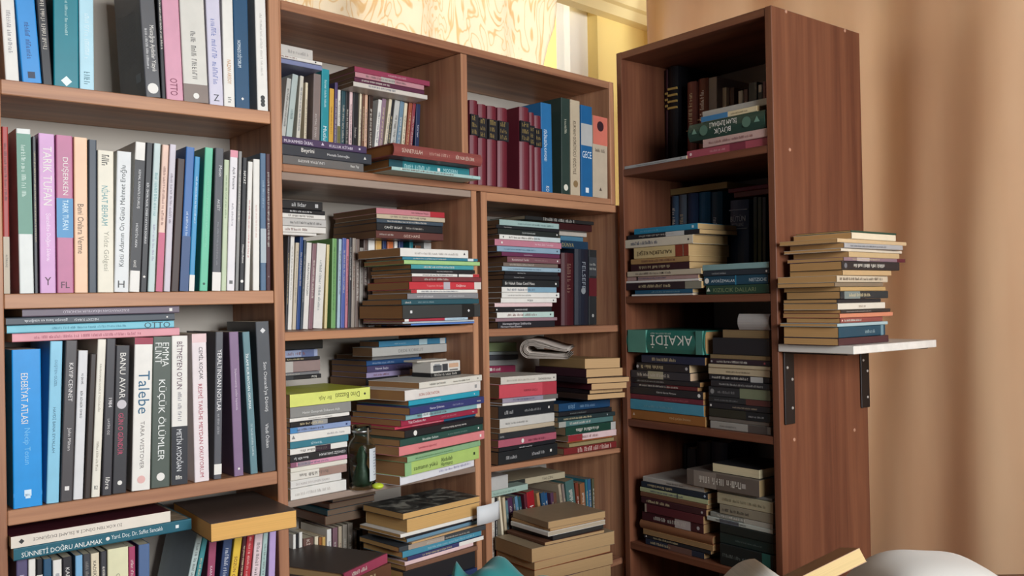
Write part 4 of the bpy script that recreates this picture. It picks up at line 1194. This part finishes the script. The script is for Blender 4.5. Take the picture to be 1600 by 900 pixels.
row(FC, CZ[3], .2, C4, 280, """
372 400 372 130 navy#24344c | -
404 455 404 120 black | -
462 512 462 150 grey#4a4c50 | -
518 600 518 110 black | hard; -
604 700 604 110 navy#202c40 | hard; -
""", 'fourth shelf of tall bookcase, back row', 'dark books at the back of the tall bookcase fourth shelf', D=.12, maxd=.34, lim=LC)
stack(FC, .008, C4, """
205 560 314 pale_grey#a8a49c | g r .4-.7 #5c5854 .3-.6
195 582 343 dark_navy#222c38 | o .96 #a8b8c8 dia .25
188 582 376 pale_green#aab088 | b .56-.58 #5c6048
190 575 404 brown | -
195 572 434 dark_maroon#3c1e24 | o .94 #a8a0a0 disc .2
215 556 474 maroon#54242a | -; b 0-.03 #a09080
200 558 518 dark_maroon#401c22 | b .55-.8 #b0a4a0; o .92 #a8a0a0 disc .2
190 612 568 chestnut#7c5238 | -; hard
205 612 622 tan | kind F
210 600 650 black#25272c | o .04 white tri .3
220 560 678 navy#2a3040 | b .4-.8 #6c5048
""", 'left pile, fourth shelf, tall bookcase', 'left pile on the fourth shelf of the tall bookcase', base=CZ[3], jit=.25, dep=.15, page='#94744c', yaw=0, lim=LC, deep=.34)
stack(FC, .010, C4, """
612 885 235 black#28282a | kind F; page #d8caa4; d .14; L black book with pale pages outward
462 882 270 grey_brown#645a52 | b .1-.42 #847a70; o .8 #a8a098 sq .2; w -.01
640 960 388 grey#7c7c78 | -
640 964 408 beige#a9a084 | g r .1-.9 #7c745c .35-.6
655 964 476 taupe#8a8270 | g r .05-.6 #4c4840 .3-.6
600 964 520 grey#84867e | b .55-1 #a8a498
580 964 546 pale_grey#b0b4aa | b .2-.5 #5c6068
656 966 590 black#1e2422 | -
656 966 640 dark_green#1d2c2a | g r .3-.8 #5c6864 .4-.55
656 966 705 black#1c2222 | g r .05-.6 #6c7470 .4-.55; b .8-.95 #2c5c54
""", 'right pile, fourth shelf, tall bookcase', 'right pile on the fourth shelf of the tall bookcase', base=CZ[3], jit=.25, dep=.15, page='#8a7450', lim=LC, deep=.34)

# ================= stack on the white shelf board
PC = (1180, 330, 2.572)
us = .603
ws, _z = FC.side(1180 + 340 / 2.572, 534, us)
FP = Frame(FC.P(us, ws, 0), FC.yaw + math.pi / 2)
stack(FP, 0, PC, """
385 572 78 dark_green#2c4c3c | -; L slim dark green-covered book
388 570 84 cream | -
330 615 108 cream#d0b48c | -
358 586 126 pale_grey#a9a8a8 | g r .1-.7 #6c7078 .3-.6
345 600 148 white#d8ccb8 | -
376 590 162 cream#c8ac80 | -
356 602 184 mauve#8a7078 | b .2-.4 #b8a8a8; b .86-1 maroon
348 566 200 black#2b2729 | o .06 #6c6c70 disc .3
352 540 236 cream#c4a478 | -
328 542 258 ivory#cbbca4 | g r .05-.9 #5c5048 .3-.7
320 522 286 grey_brown#847460 | -
342 531 304 cream#bf9c68 | -
342 528 322 black#2a3034 | b .08-.4 #7a8480; L black book with grey panel
330 499 354 black | -
332 521 370 white#dcd4c4 | t r .3-.7 #8c7c6c .3-.7 SESSİZ EV
345 542 397 dark_grey#37322f | g r .1-.6 #b0a8a0 .3-.6
340 541 412 salmon#cf8668 | -
342 510 430 brick#8a4a44 | o .04 #e4c0b4 disc .2
330 536 452 pale_blue#a4bcc0 | -
335 532 466 petrol_blue#22485a | g r .55-.78 #9cb4b8 .3-.6; b .9-.96 #6c8c98; L thick petrol-blue book
335 541 512 brown#4c2c30 | -
""", 'stack on white shelf board', 'stack on the white shelf board', base=pz, jit=2, dep=.131, page='#c79a62')

for a, k in ROWQ: build_row(*a, **k)



def find(part): return next(o for o in col.objects if o.parent is None and part in o.get('label', ''))


def art_mat(name, c1, c2, c3, sc):
    m = bpy.data.materials.new(name); n, l, b = nodes_of(m); tc = n.new('ShaderNodeTexCoord'); ns = n.new('ShaderNodeTexNoise')
    ns.inputs['Scale'].default_value = sc; ns.inputs['Detail'].default_value = 5; ns.inputs['Distortion'].default_value = 1.5
    cr = n.new('ShaderNodeValToRGB'); e = cr.color_ramp.elements; e[0].position = .35; e[0].color = rgb(c1); e[1].position = .65; e[1].color = rgb(c3); e2 = e.new(.5); e2.color = rgb(c2)
    l.new(tc.outputs['Object'], ns.inputs['Vector']); l.new(ns.outputs['Fac'], cr.inputs[0]); l.new(cr.outputs[0], b.inputs['Base Color']); b.inputs['Roughness'].default_value = .4
    return m


for part, mt in (('dark teal paperback, second from top of pile over bottom row', art_mat('tan_cover_art', '#5c5244', '#9c8a72', '#b8a890', 22)),
                 ('dark photo-covered book', art_mat('photo_cover_art', '#1f2020', '#4c4c48', '#a8a69a', 18))):
    r = find(part); T, D, L = DIMS[r.name]
    mesh_obj('cover_picture', [(T + .0003, .003, .003), (T + .0003, D - .003, .003), (T + .0003, D - .003, L - .003), (T + .0003, .003, L - .003)], [(0, 1, 2, 3)], mt, r)
r = find('dark grey paperback, seventh from left standing on top visible'); T, D, L = DIMS[r.name]
v, f = [], []
for k in range(17):
    gv, gf = greek(D * random.uniform(.55, .68), .0028); b_ = len(v); zz = L * (.72 - .026 * k)
    v += [(-.0003, D * .86 - x, zz + y) for x, y in gv]; f += [tuple(b_ + q for q in t) for t in gf]
mesh_obj('back_cover_print', v, f, ink('#6a6d74'), r)
mesh_obj('barcode', [(-.0003, D * .12, L * .14), (-.0003, D * .32, L * .14), (-.0003, D * .32, L * .21), (-.0003, D * .12, L * .21)], [(0, 1, 2, 3)], ink('#8c8f94'), r)
# ------------------------------------------------------------------ other things on the shelves


def sheet_strip(name, pts, th, y0, y1, mat, parent, ny=1, wob=0.):
    """a curved sheet: polyline pts (x, z) given thickness th, extruded from y0 to y1"""
    v, f = [], []; n = len(pts)
    for s in (0, 1):
        for j in range(ny + 1):
            for i, (x, z) in enumerate(pts):
                a = pts[max(0, i - 1)]; b = pts[min(n - 1, i + 1)]; dx, dz = b[0] - a[0], b[1] - a[1]; l = math.hypot(dx, dz) or 1
                yy = y0 + (y1 - y0) * j / ny
                v.append((x - dz / l * th * s, yy + wob * math.sin(i * .7), z + dx / l * th * s))
    N = n * (ny + 1)
    for s in (0, 1):
        for j in range(ny):
            for i in range(n - 1):
                a = s * N + j * n + i; q = (a, a + 1, a + n + 1, a + n); f.append(q if s else q[::-1])
    for i in range(n - 1):
        f.append((i, i + 1, N + i + 1, N + i)); a = ny * n + i; f.append((a + 1, a, N + a, N + a + 1))
    for j in range(ny):
        for i in (0, n - 1): a = j * n + i; f.append((a, a + n, a + n + N, a + N))
    return mesh_obj(name, v, f, mat, parent, None, True)


news_m = page_mat('#b9aea4')
nf = FR2.sub(740 + 274 / 3.752, 510 + 140 / 3.752, .05, -52)
z0 = zpe + .0035; Lx = nf.pix(740 + 552 / 3.752, 510 + 192 / 3.752)[0]
nz = nf.pix(740 + 330 / 3.752, 510 + 78 / 3.752)[1] - z0
nr = empty('rolled_newspaper', nf.mat(0, 0, z0)); tag(nr, 'loosely rolled grey newspaper lying across a stack in the corner bookcase', 'newspaper')
for k in range(6):
    R = nz * .48 - k * .0028; cxn, czn = nz * .5, nz * .5; pts = []
    xe = Lx * (1 - .03 * (k % 3)); zb_ = .001 + k * .0016
    sm = lambda t: t * t * (3 - 2 * t)
    for i in range(11): t = i / 10; pts.append((xe + (cxn - xe) * t, zb_ + (czn - R - zb_) * sm(t) * .6 + .0))
    bz_ = pts[-1][1]
    for i in range(1, 15):
        a = -math.pi / 2 - math.pi * i / 14; f_ = (czn - R) + (bz_ - (czn - R)) * max(0, 1 - i / 5); pts.append((cxn + R * math.cos(a), max(czn + R * math.sin(a), bz_)))
    for i in range(1, 13):
        t = i / 12; pts.append((cxn + (xe * (1.0 + .03 * (k % 2)) - cxn) * t, czn + R + (.012 - k * .0012 + .011 - czn - R) * sm(t)))
    sheet_strip('sheet', pts, .0011, .003 * (k % 3), .225 - .022 * (k % 3), news_m, nr, 1)

# glass bottle with label
bu, bz = FB.pix(430 + 458 / 3.332, 510 + 800 / 3.332, .006)
bt = empty('glass_bottle', FB.mat(bu - .008, -.002, BLZ[1] + EPS)); tag(bt, 'clear glass bottle with white label and dark contents, standing between two stacks', 'bottle')
gm = plain_mat('bottle_glass', '#f4faf6', .02, Transmission_Weight=1.0, IOR=1.18)
v, f = lathe([(0, 0), (.024, 0), (.026, .004), (.026, .082), (.023, .092), (.0165, .099), (.0155, .114), (.0185, .116), (.0185, .121), (.0145, .121), (.0135, .099), (.021, .089), (.0245, .08), (.0245, .004), (0, .003)], 32)
mesh_obj('glass_body', v, f, gm, bt, None, True)
v, f = lathe([(0, .0035), (.019, .0045), (.0215, .012), (.016, .03), (.009, .045), (.011, .062), (.005, .078), (0, .082)], 24)
mesh_obj('contents', v, f, plain_mat('dark_green_contents', '#1d3a24', .5), bt, None, True)
v, f = [], []
for k in range(13):
    a = math.radians(-92 + k * 7.2)
    for z_ in (.016, .078): v.append((.0264 * math.cos(a), .0264 * math.sin(a), z_))
for k in range(12): f.append((2 * k, 2 * k + 2, 2 * k + 3, 2 * k + 1))
lb = mesh_obj('label', v, f, plain_mat('bottle_label', '#cfd6dc', .5), bt, None, True)
v, f = [], []
for r_ in range(9):
    zz = .072 - r_ * .0055
    for k in range(3, 10):
        if random.random() < .25: continue
        a0, a1 = math.radians(-92 + k * 7.2), math.radians(-92 + k * 7.2 + 5.2); b_ = len(v)
        for a in (a0, a1):
            for z_ in (zz, zz - .0018): v.append((.0267 * math.cos(a), .0267 * math.sin(a), z_))
        f.append((b_, b_ + 2, b_ + 3, b_ + 1))
mesh_obj('label_print', v, f, ink('#7c8894'), lb)
v, f = lathe([(.0001, .0), (.006, .001), (.0105, .004), (.0115, .0065), (.0105, .009), (.006, .0115), (.0001, .0125)], 18)
mesh_obj('lime_stopper', v, f, plain_mat('lime_plastic', '#c9dc3c', .4), bt, Matrix.Translation((.012, -.034, .0)), True)
v, f = lathe([(.0188, .108), (.0200, .109), (.0200, .112), (.0188, .113)], 20); mesh_obj('wire_clip', v, f, plain_mat('wire_metal', '#9c9c98', .3, Metallic=.9), bt, None, True)
cbox(-.002, .002, -.022, -.0195, .085, .118, .0005, v := [], f := []); mesh_obj('clasp', v, f, plain_mat('wire_metal', '#9c9c98', .3, Metallic=.9), bt)

# small box of cards on the right front stack
cu, cz_ = FB.pix(430 + 812 / 3.332, 510 + 262 / 3.332, .0); cw = FB.pix(430 + 985 / 3.332, 510 + 250 / 3.332, .0)[0] - cu
cb = empty('card_box', FB.sub(430 + 812 / 3.332, 510 + 262 / 3.332, .005, 6).mat(0, 0, zcard + EPS)); tag(cb, 'small white card box with a car picture on black tray, atop a book stack', 'box')
v, f = cbox(0, cw, 0, .058, 0, .008); mesh_obj('tray', v, f, plain_mat('black_tray', '#1f1f20', .5), cb)
v, f = cbox(.001, cw - .001, .001, .057, .008, .031); mesh_obj('card_block', v, f, page_mat('#d8d4cc'), cb)
v, f = cbox(-.02, cw * .75, .02, .062, .0312, .035); mesh_obj('loose_cards', v, f, page_mat('#cfc9bd'), cb)
for a, hx in (((.08, .36, .012, .024), '#55585c'), ((.12, .3, .02, .027), '#8c9094'), ((.38, .56, .011, .026), '#3a3c40'), ((.6, .92, .017, .026), '#c9a488'), ((.62, .9, .0105, .0135), '#6c6864')):
    mesh_obj('print', [(cw * a[0], .0007, a[2]), (cw * a[1], .0007, a[2]), (cw * a[1], .0007, a[3]), (cw * a[0], .0007, a[3])], [(0, 1, 2, 3)], ink(hx), cb)
gv, gf = greek(cw * .8, .005); mesh_obj('lettering', [(x + cw * .1, -.0003, y + .0015) for x, y in gv], gf, ink('#b8b4ac'), cb)

# white paper slip sticking out of the lowest stack
fs = FB.sub(430 + 1400 / 4.444, 730 + 330 / 4.444, -.05, 3)
pu0, pz0 = 0, fs.pix(430 + 1420 / 4.444, 730 + 400 / 4.444)[1]; pu1, pz1 = fs.pix(430 + 1568 / 4.444, 730 + 232 / 4.444)
slip = empty('paper_slip', fs.mat(0, 0, pz0)); tag(slip, 'curled white paper slip sticking out of the lowest stack beside the partition', 'paper')
pts = [(pu1 * i / 8, .004 * math.sin(i * .5) - .002 * (i / 8) ** 2) for i in range(9)]
o = sheet_strip('sheet', pts, .0006, 0, pz1 - pz0, plain_mat('white_paper', '#d9dde0', .7), slip, 2)
o.matrix_local = Matrix.Rotation(math.pi / 2, 4, 'X')

# ------------------------------------------------------------------ desk and the things on it, in front of the bookcases
DZ = H - .50
desk = empty('desk', Matrix.Translation((-.22, .70, 0))); tag(desk, 'brown wooden desk carrying the teal pouch and the white cushion', 'desk')
dm = wood_mat('desk_wood', '#5c3d2c', '#7c573e', 0)
board('desk_top', 0, 1.25, 0, .93, DZ - .025, DZ, dm, desk)
for x in (.03, 1.17):
    for y in (.04, .84): board('leg', x, x + .05, y, y + .05, 0, DZ - .026, dm, desk)


def at(x, y, depth): r = ray(x, y); p = r / r[1] * depth; return Vector((p[0], p[1], p[2] + H))


def blob(name, prof, mat, loc, yaw, nx=48, ny=32):
    """closed soft body: prof(s,t)->(x,y,height) on a grid, flat underside"""
    v, f = [], []
    for j in range(ny + 1):
        for i in range(nx + 1): v.append(prof(i / nx, j / ny))
    N = len(v)
    for j in range(ny + 1):
        for i in range(nx + 1): x, y, z = v[j * (nx + 1) + i]; v.append((x, y, min(z * .3, .004) if z > .0015 else z * .5))
    for j in range(ny):
        for i in range(nx):
            a = j * (nx + 1) + i; f.append((a, a + 1, a + nx + 2, a + nx + 1)); f.append((N + a, N + a + nx + 1, N + a + nx + 2, N + a + 1))
    for i in range(nx): f.append((i, N + i, N + i + 1, i + 1)); a = ny * (nx + 1) + i; f.append((a, a + 1, N + a + 1, N + a))
    for j in range(ny): a = j * (nx + 1); b_ = a + nx; f.append((a, a + nx + 1, N + a + nx + 1, N + a)); f.append((b_, N + b_, N + b_ + nx + 1, b_ + nx + 1))
    return mesh_obj(name, v, f, mat, None, Matrix.Translation(loc) @ Matrix.Rotation(yaw, 4, 'Z'), True)


def fabric(name, hexc):
    m = bpy.data.materials.new(name); n, l, b = nodes_of(m); b.inputs['Base Color'].default_value = rgb(hexc); b.inputs['Roughness'].default_value = .8; b.inputs['Sheen Weight'].default_value = .2
    ns = n.new('ShaderNodeTexNoise'); ns.inputs['Scale'].default_value = 380; bp = n.new('ShaderNodeBump'); bp.inputs['Strength'].default_value = .2; bp.inputs['Distance'].default_value = .0006
    l.new(ns.outputs['Fac'], bp.inputs['Height']); l.new(bp.outputs[0], b.inputs['Normal']); return m


p = at(722, 868, 1.42); top = p.z - DZ


def teal(s, t):
    x = -.03 + s * .26; y = -.12 + t * .16
    e = max(0, 1 - abs(2 * t - 1) ** 3) * min(1, s * 9 + .25) * min(1, (1 - s) * 4)
    ridge = .84 + .16 * math.exp(-((s - .05) / .05) ** 2) - .10 * math.exp(-((s - .16) / .05) ** 2) + .17 * math.exp(-((s - .31) / .11) ** 2) - .62 * max(0, s - .38)
    return x, y, max(0, e * top * ridge + e * .006 * math.sin(s * 23 + t * 9) * (.4 + t))


tb = blob('cloth_pouch', teal, fabric('teal_cloth', '#217f80'), Vector((p.x, p.y, DZ + .0005)), 0, 70, 36)
tag(tb, 'crumpled teal cloth pouch at the bottom edge, in front of the stacks', 'pouch')
# open book with bulging pages
p = at(1243, 882, 1.30); tz = p.z - DZ
ob = empty('open_book', Matrix.Translation((p.x, p.y - .02, DZ + .0006)) @ Matrix.Rotation(.12, 4, 'Z')); tag(ob, 'open book with white curling pages at the bottom edge below tall bookcase', 'book')
for sgn in (-1, 1):
    hk = 1 if sgn < 0 else .35
    pts = [(sgn * t * .135, .004 + (tz * hk - .006) * (math.sin(min(1, t * 3.2) * math.pi / 2) if t < .35 else math.cos((t - .35) / .65 * math.pi / 2) ** .7)) for t in [i / 16 for i in range(17)]]
    if sgn < 0: pts = pts[::-1]
    for k in range(4):
        q = [(x * (1 - .012 * k), max(.003, z * (1 - .16 * k))) for x, z in pts]
        sheet_strip('page', q, .0007, -.10, .06, page_mat('#dcdad2'), ob)
v, f = cbox(-.138, .138, -.105, .065, 0, .0022); mesh_obj('cover', v, f, cover_mat('#8c8478'), ob)
# tilted book with cream page edges
p = at(1343, 856, 1.38); q = at(1256, 897, 1.38)
ang = math.atan2(p.z - q.z, p.x - q.x)
L_ = .15
Yv = Vector((0, 1, -.26)).normalized(); Xv = Vector((math.cos(ang), 0, math.sin(ang))); Xv = (Xv - Yv * Xv.dot(Yv)).normalized(); Tn = Xv.cross(Yv).normalized()
L_ = .168; D_ = .085
org = p - Xv * L_ - Tn * .022 + Yv * D_
m4 = Matrix.Identity(4)
for i in range(3): m4[i][0] = Tn[i]; m4[i][1] = -Yv[i]; m4[i][2] = Tn.cross(-Yv)[i]; m4[i][3] = org[i]
r = make_book('book', m4, .022, D_, L_, '#b58c68', '#dcbf88', False, True, ['-'], False)
tag(r, 'cream-paged book tilted upward against the white cushion on the desk', 'book')
# white cushion
p = at(1420, 873, 1.42); tz = p.z - DZ


def cush(s, t):
    x = -.066 + s * .225; y = -.13 + t * .25
    e = (max(0, 1 - abs(2 * s - 1) ** 3.2) ** .55) * (max(0, 1 - abs(2 * t - 1) ** 3) ** .6)
    return x, y, e * tz * (1 - .05 * s) + e * .0015 * math.sin(s * 11 + t * 6)


tag(blob('cushion', cush, fabric('white_cotton', '#d9d6d0'), Vector((p.x, p.y + .02, DZ + .0005)), .05), 'white cotton cushion at the bottom right edge', 'cushion')

# ------------------------------------------------------------------ lettering: text curves turned into flat meshes in one go
tmp = []
for txt, root, mp_, mat in TEXTQ:
    c = bpy.data.curves.new('t', 'FONT'); c.body = txt; c.size = 1; c.resolution_u = 2; c.fill_mode = 'FRONT' if hasattr(c, 'fill_mode') else c.fill_mode
    o = bpy.data.objects.new('t', c); col.objects.link(o); tmp.append(o)
bpy.context.view_layer.update()
dg = bpy.context.evaluated_depsgraph_get()
cache = []
for o in tmp: cache.append(bpy.data.meshes.new_from_object(o.evaluated_get(dg)))
for o in tmp:
    c = o.data; bpy.data.objects.remove(o); bpy.data.curves.remove(c)
for (txt, root, (La, ha, fn), mat), me in zip(TEXTQ, cache):
    n = len(me.vertices)
    if not n: continue
    co = np.empty(n * 3); me.vertices.foreach_get('co', co); co = co.reshape(-1, 3)
    lo, hi = co.min(0), co.max(0); w_, h_ = hi[0] - lo[0], hi[1] - lo[1]
    nat = w_ / h_ * ha; ln, hh = min(nat * 1.12, La), ha
    if ln / nat < .6: hh = max(ha * .55, ln / .6 / (w_ / h_)); hh = min(hh, ha)
    x = (co[:, 0] - lo[0]) / w_ * ln + (La - ln) / 2; y = (co[:, 1] - lo[1]) / h_ * hh + (ha - hh) / 2
    me.vertices.foreach_set('co', np.array([fn(a, b_) for a, b_ in zip(x, y)]).ravel())
    me.materials.clear(); me.materials.append(mat); me.name = 'lettering'; me.update()
    o = bpy.data.objects.new('lettering', me); col.objects.link(o); o.parent = root

# ------------------------------------------------------------------ the books that show least (beyond about 300) become one object of small books
from mathutils.bvhtree import BVHTree
bpy.context.view_layer.update()
seen, own, vv, pp = {}, [], [], []
for o in col.objects:
    if o.type != 'MESH' or o.name.split('.')[0] in ('lettering', 'emblem', 'spine_band', 'print', 'glass_body'): continue
    top_ = o
    while top_.parent: top_ = top_.parent
    me = o.data; mw = np.array(o.matrix_world); n = len(me.vertices); co = np.empty(n * 3); me.vertices.foreach_get('co', co)
    b_ = len(vv); vv.extend((co.reshape(-1, 3) @ mw[:3, :3].T + mw[:3, 3]).tolist())
    for pl in me.polygons: pp.append([b_ + q for q in pl.vertices]); own.append(top_.name)
tree = BVHTree.FromPolygons(vv, pp)
co_ = Vector((0, 0, H))
for yy in range(1, 900, 4):
    for xx in range(1, 1600, 4):
        hit = tree.ray_cast(co_, Vector(ray(xx, yy)))
        if hit[2] is not None: seen[own[hit[2]]] = seen.get(own[hit[2]], 0) + 1
books = [o for o in col.objects if o.parent is None and o.get('category') == 'book' and o.type == 'EMPTY' and o.name != 'open_book']
books.sort(key=lambda o: -seen.get(o.name, 0))
KEEP = 312
mats, verts, faces, mis = [], [], [], []
print('BOOKS', len(books), 'seen', sum(1 for o in books if seen.get(o.name)), 'smallest kept', seen.get(books[min(KEEP, len(books)) - 1].name, 0))
for o in books[KEEP:]:
    for ch in list(o.children):
        me = ch.data; mw = np.array(ch.matrix_world); n = len(me.vertices); co = np.empty(n * 3); me.vertices.foreach_get('co', co)
        co = co.reshape(-1, 3) @ mw[:3, :3].T + mw[:3, 3]; b_ = len(verts); verts.extend(map(tuple, co))
        mt = me.materials[0]
        if mt not in mats: mats.append(mt)
        k = mats.index(mt)
        for pl in me.polygons: faces.append(tuple(b_ + q for q in pl.vertices)); mis.append(k)
        bpy.data.objects.remove(ch)
    bpy.data.objects.remove(o)
if faces:
    me = bpy.data.meshes.new('small_books'); me.from_pydata(verts, [], faces)
    for mt in mats: me.materials.append(mt)
    me.polygons.foreach_set('material_index', mis); me.update()
    o = bpy.data.objects.new('small_books', me); col.objects.link(o)
    tag(o, 'slim and half-hidden books filling the gaps between the larger ones on all shelves', 'books', None, 'stuff')
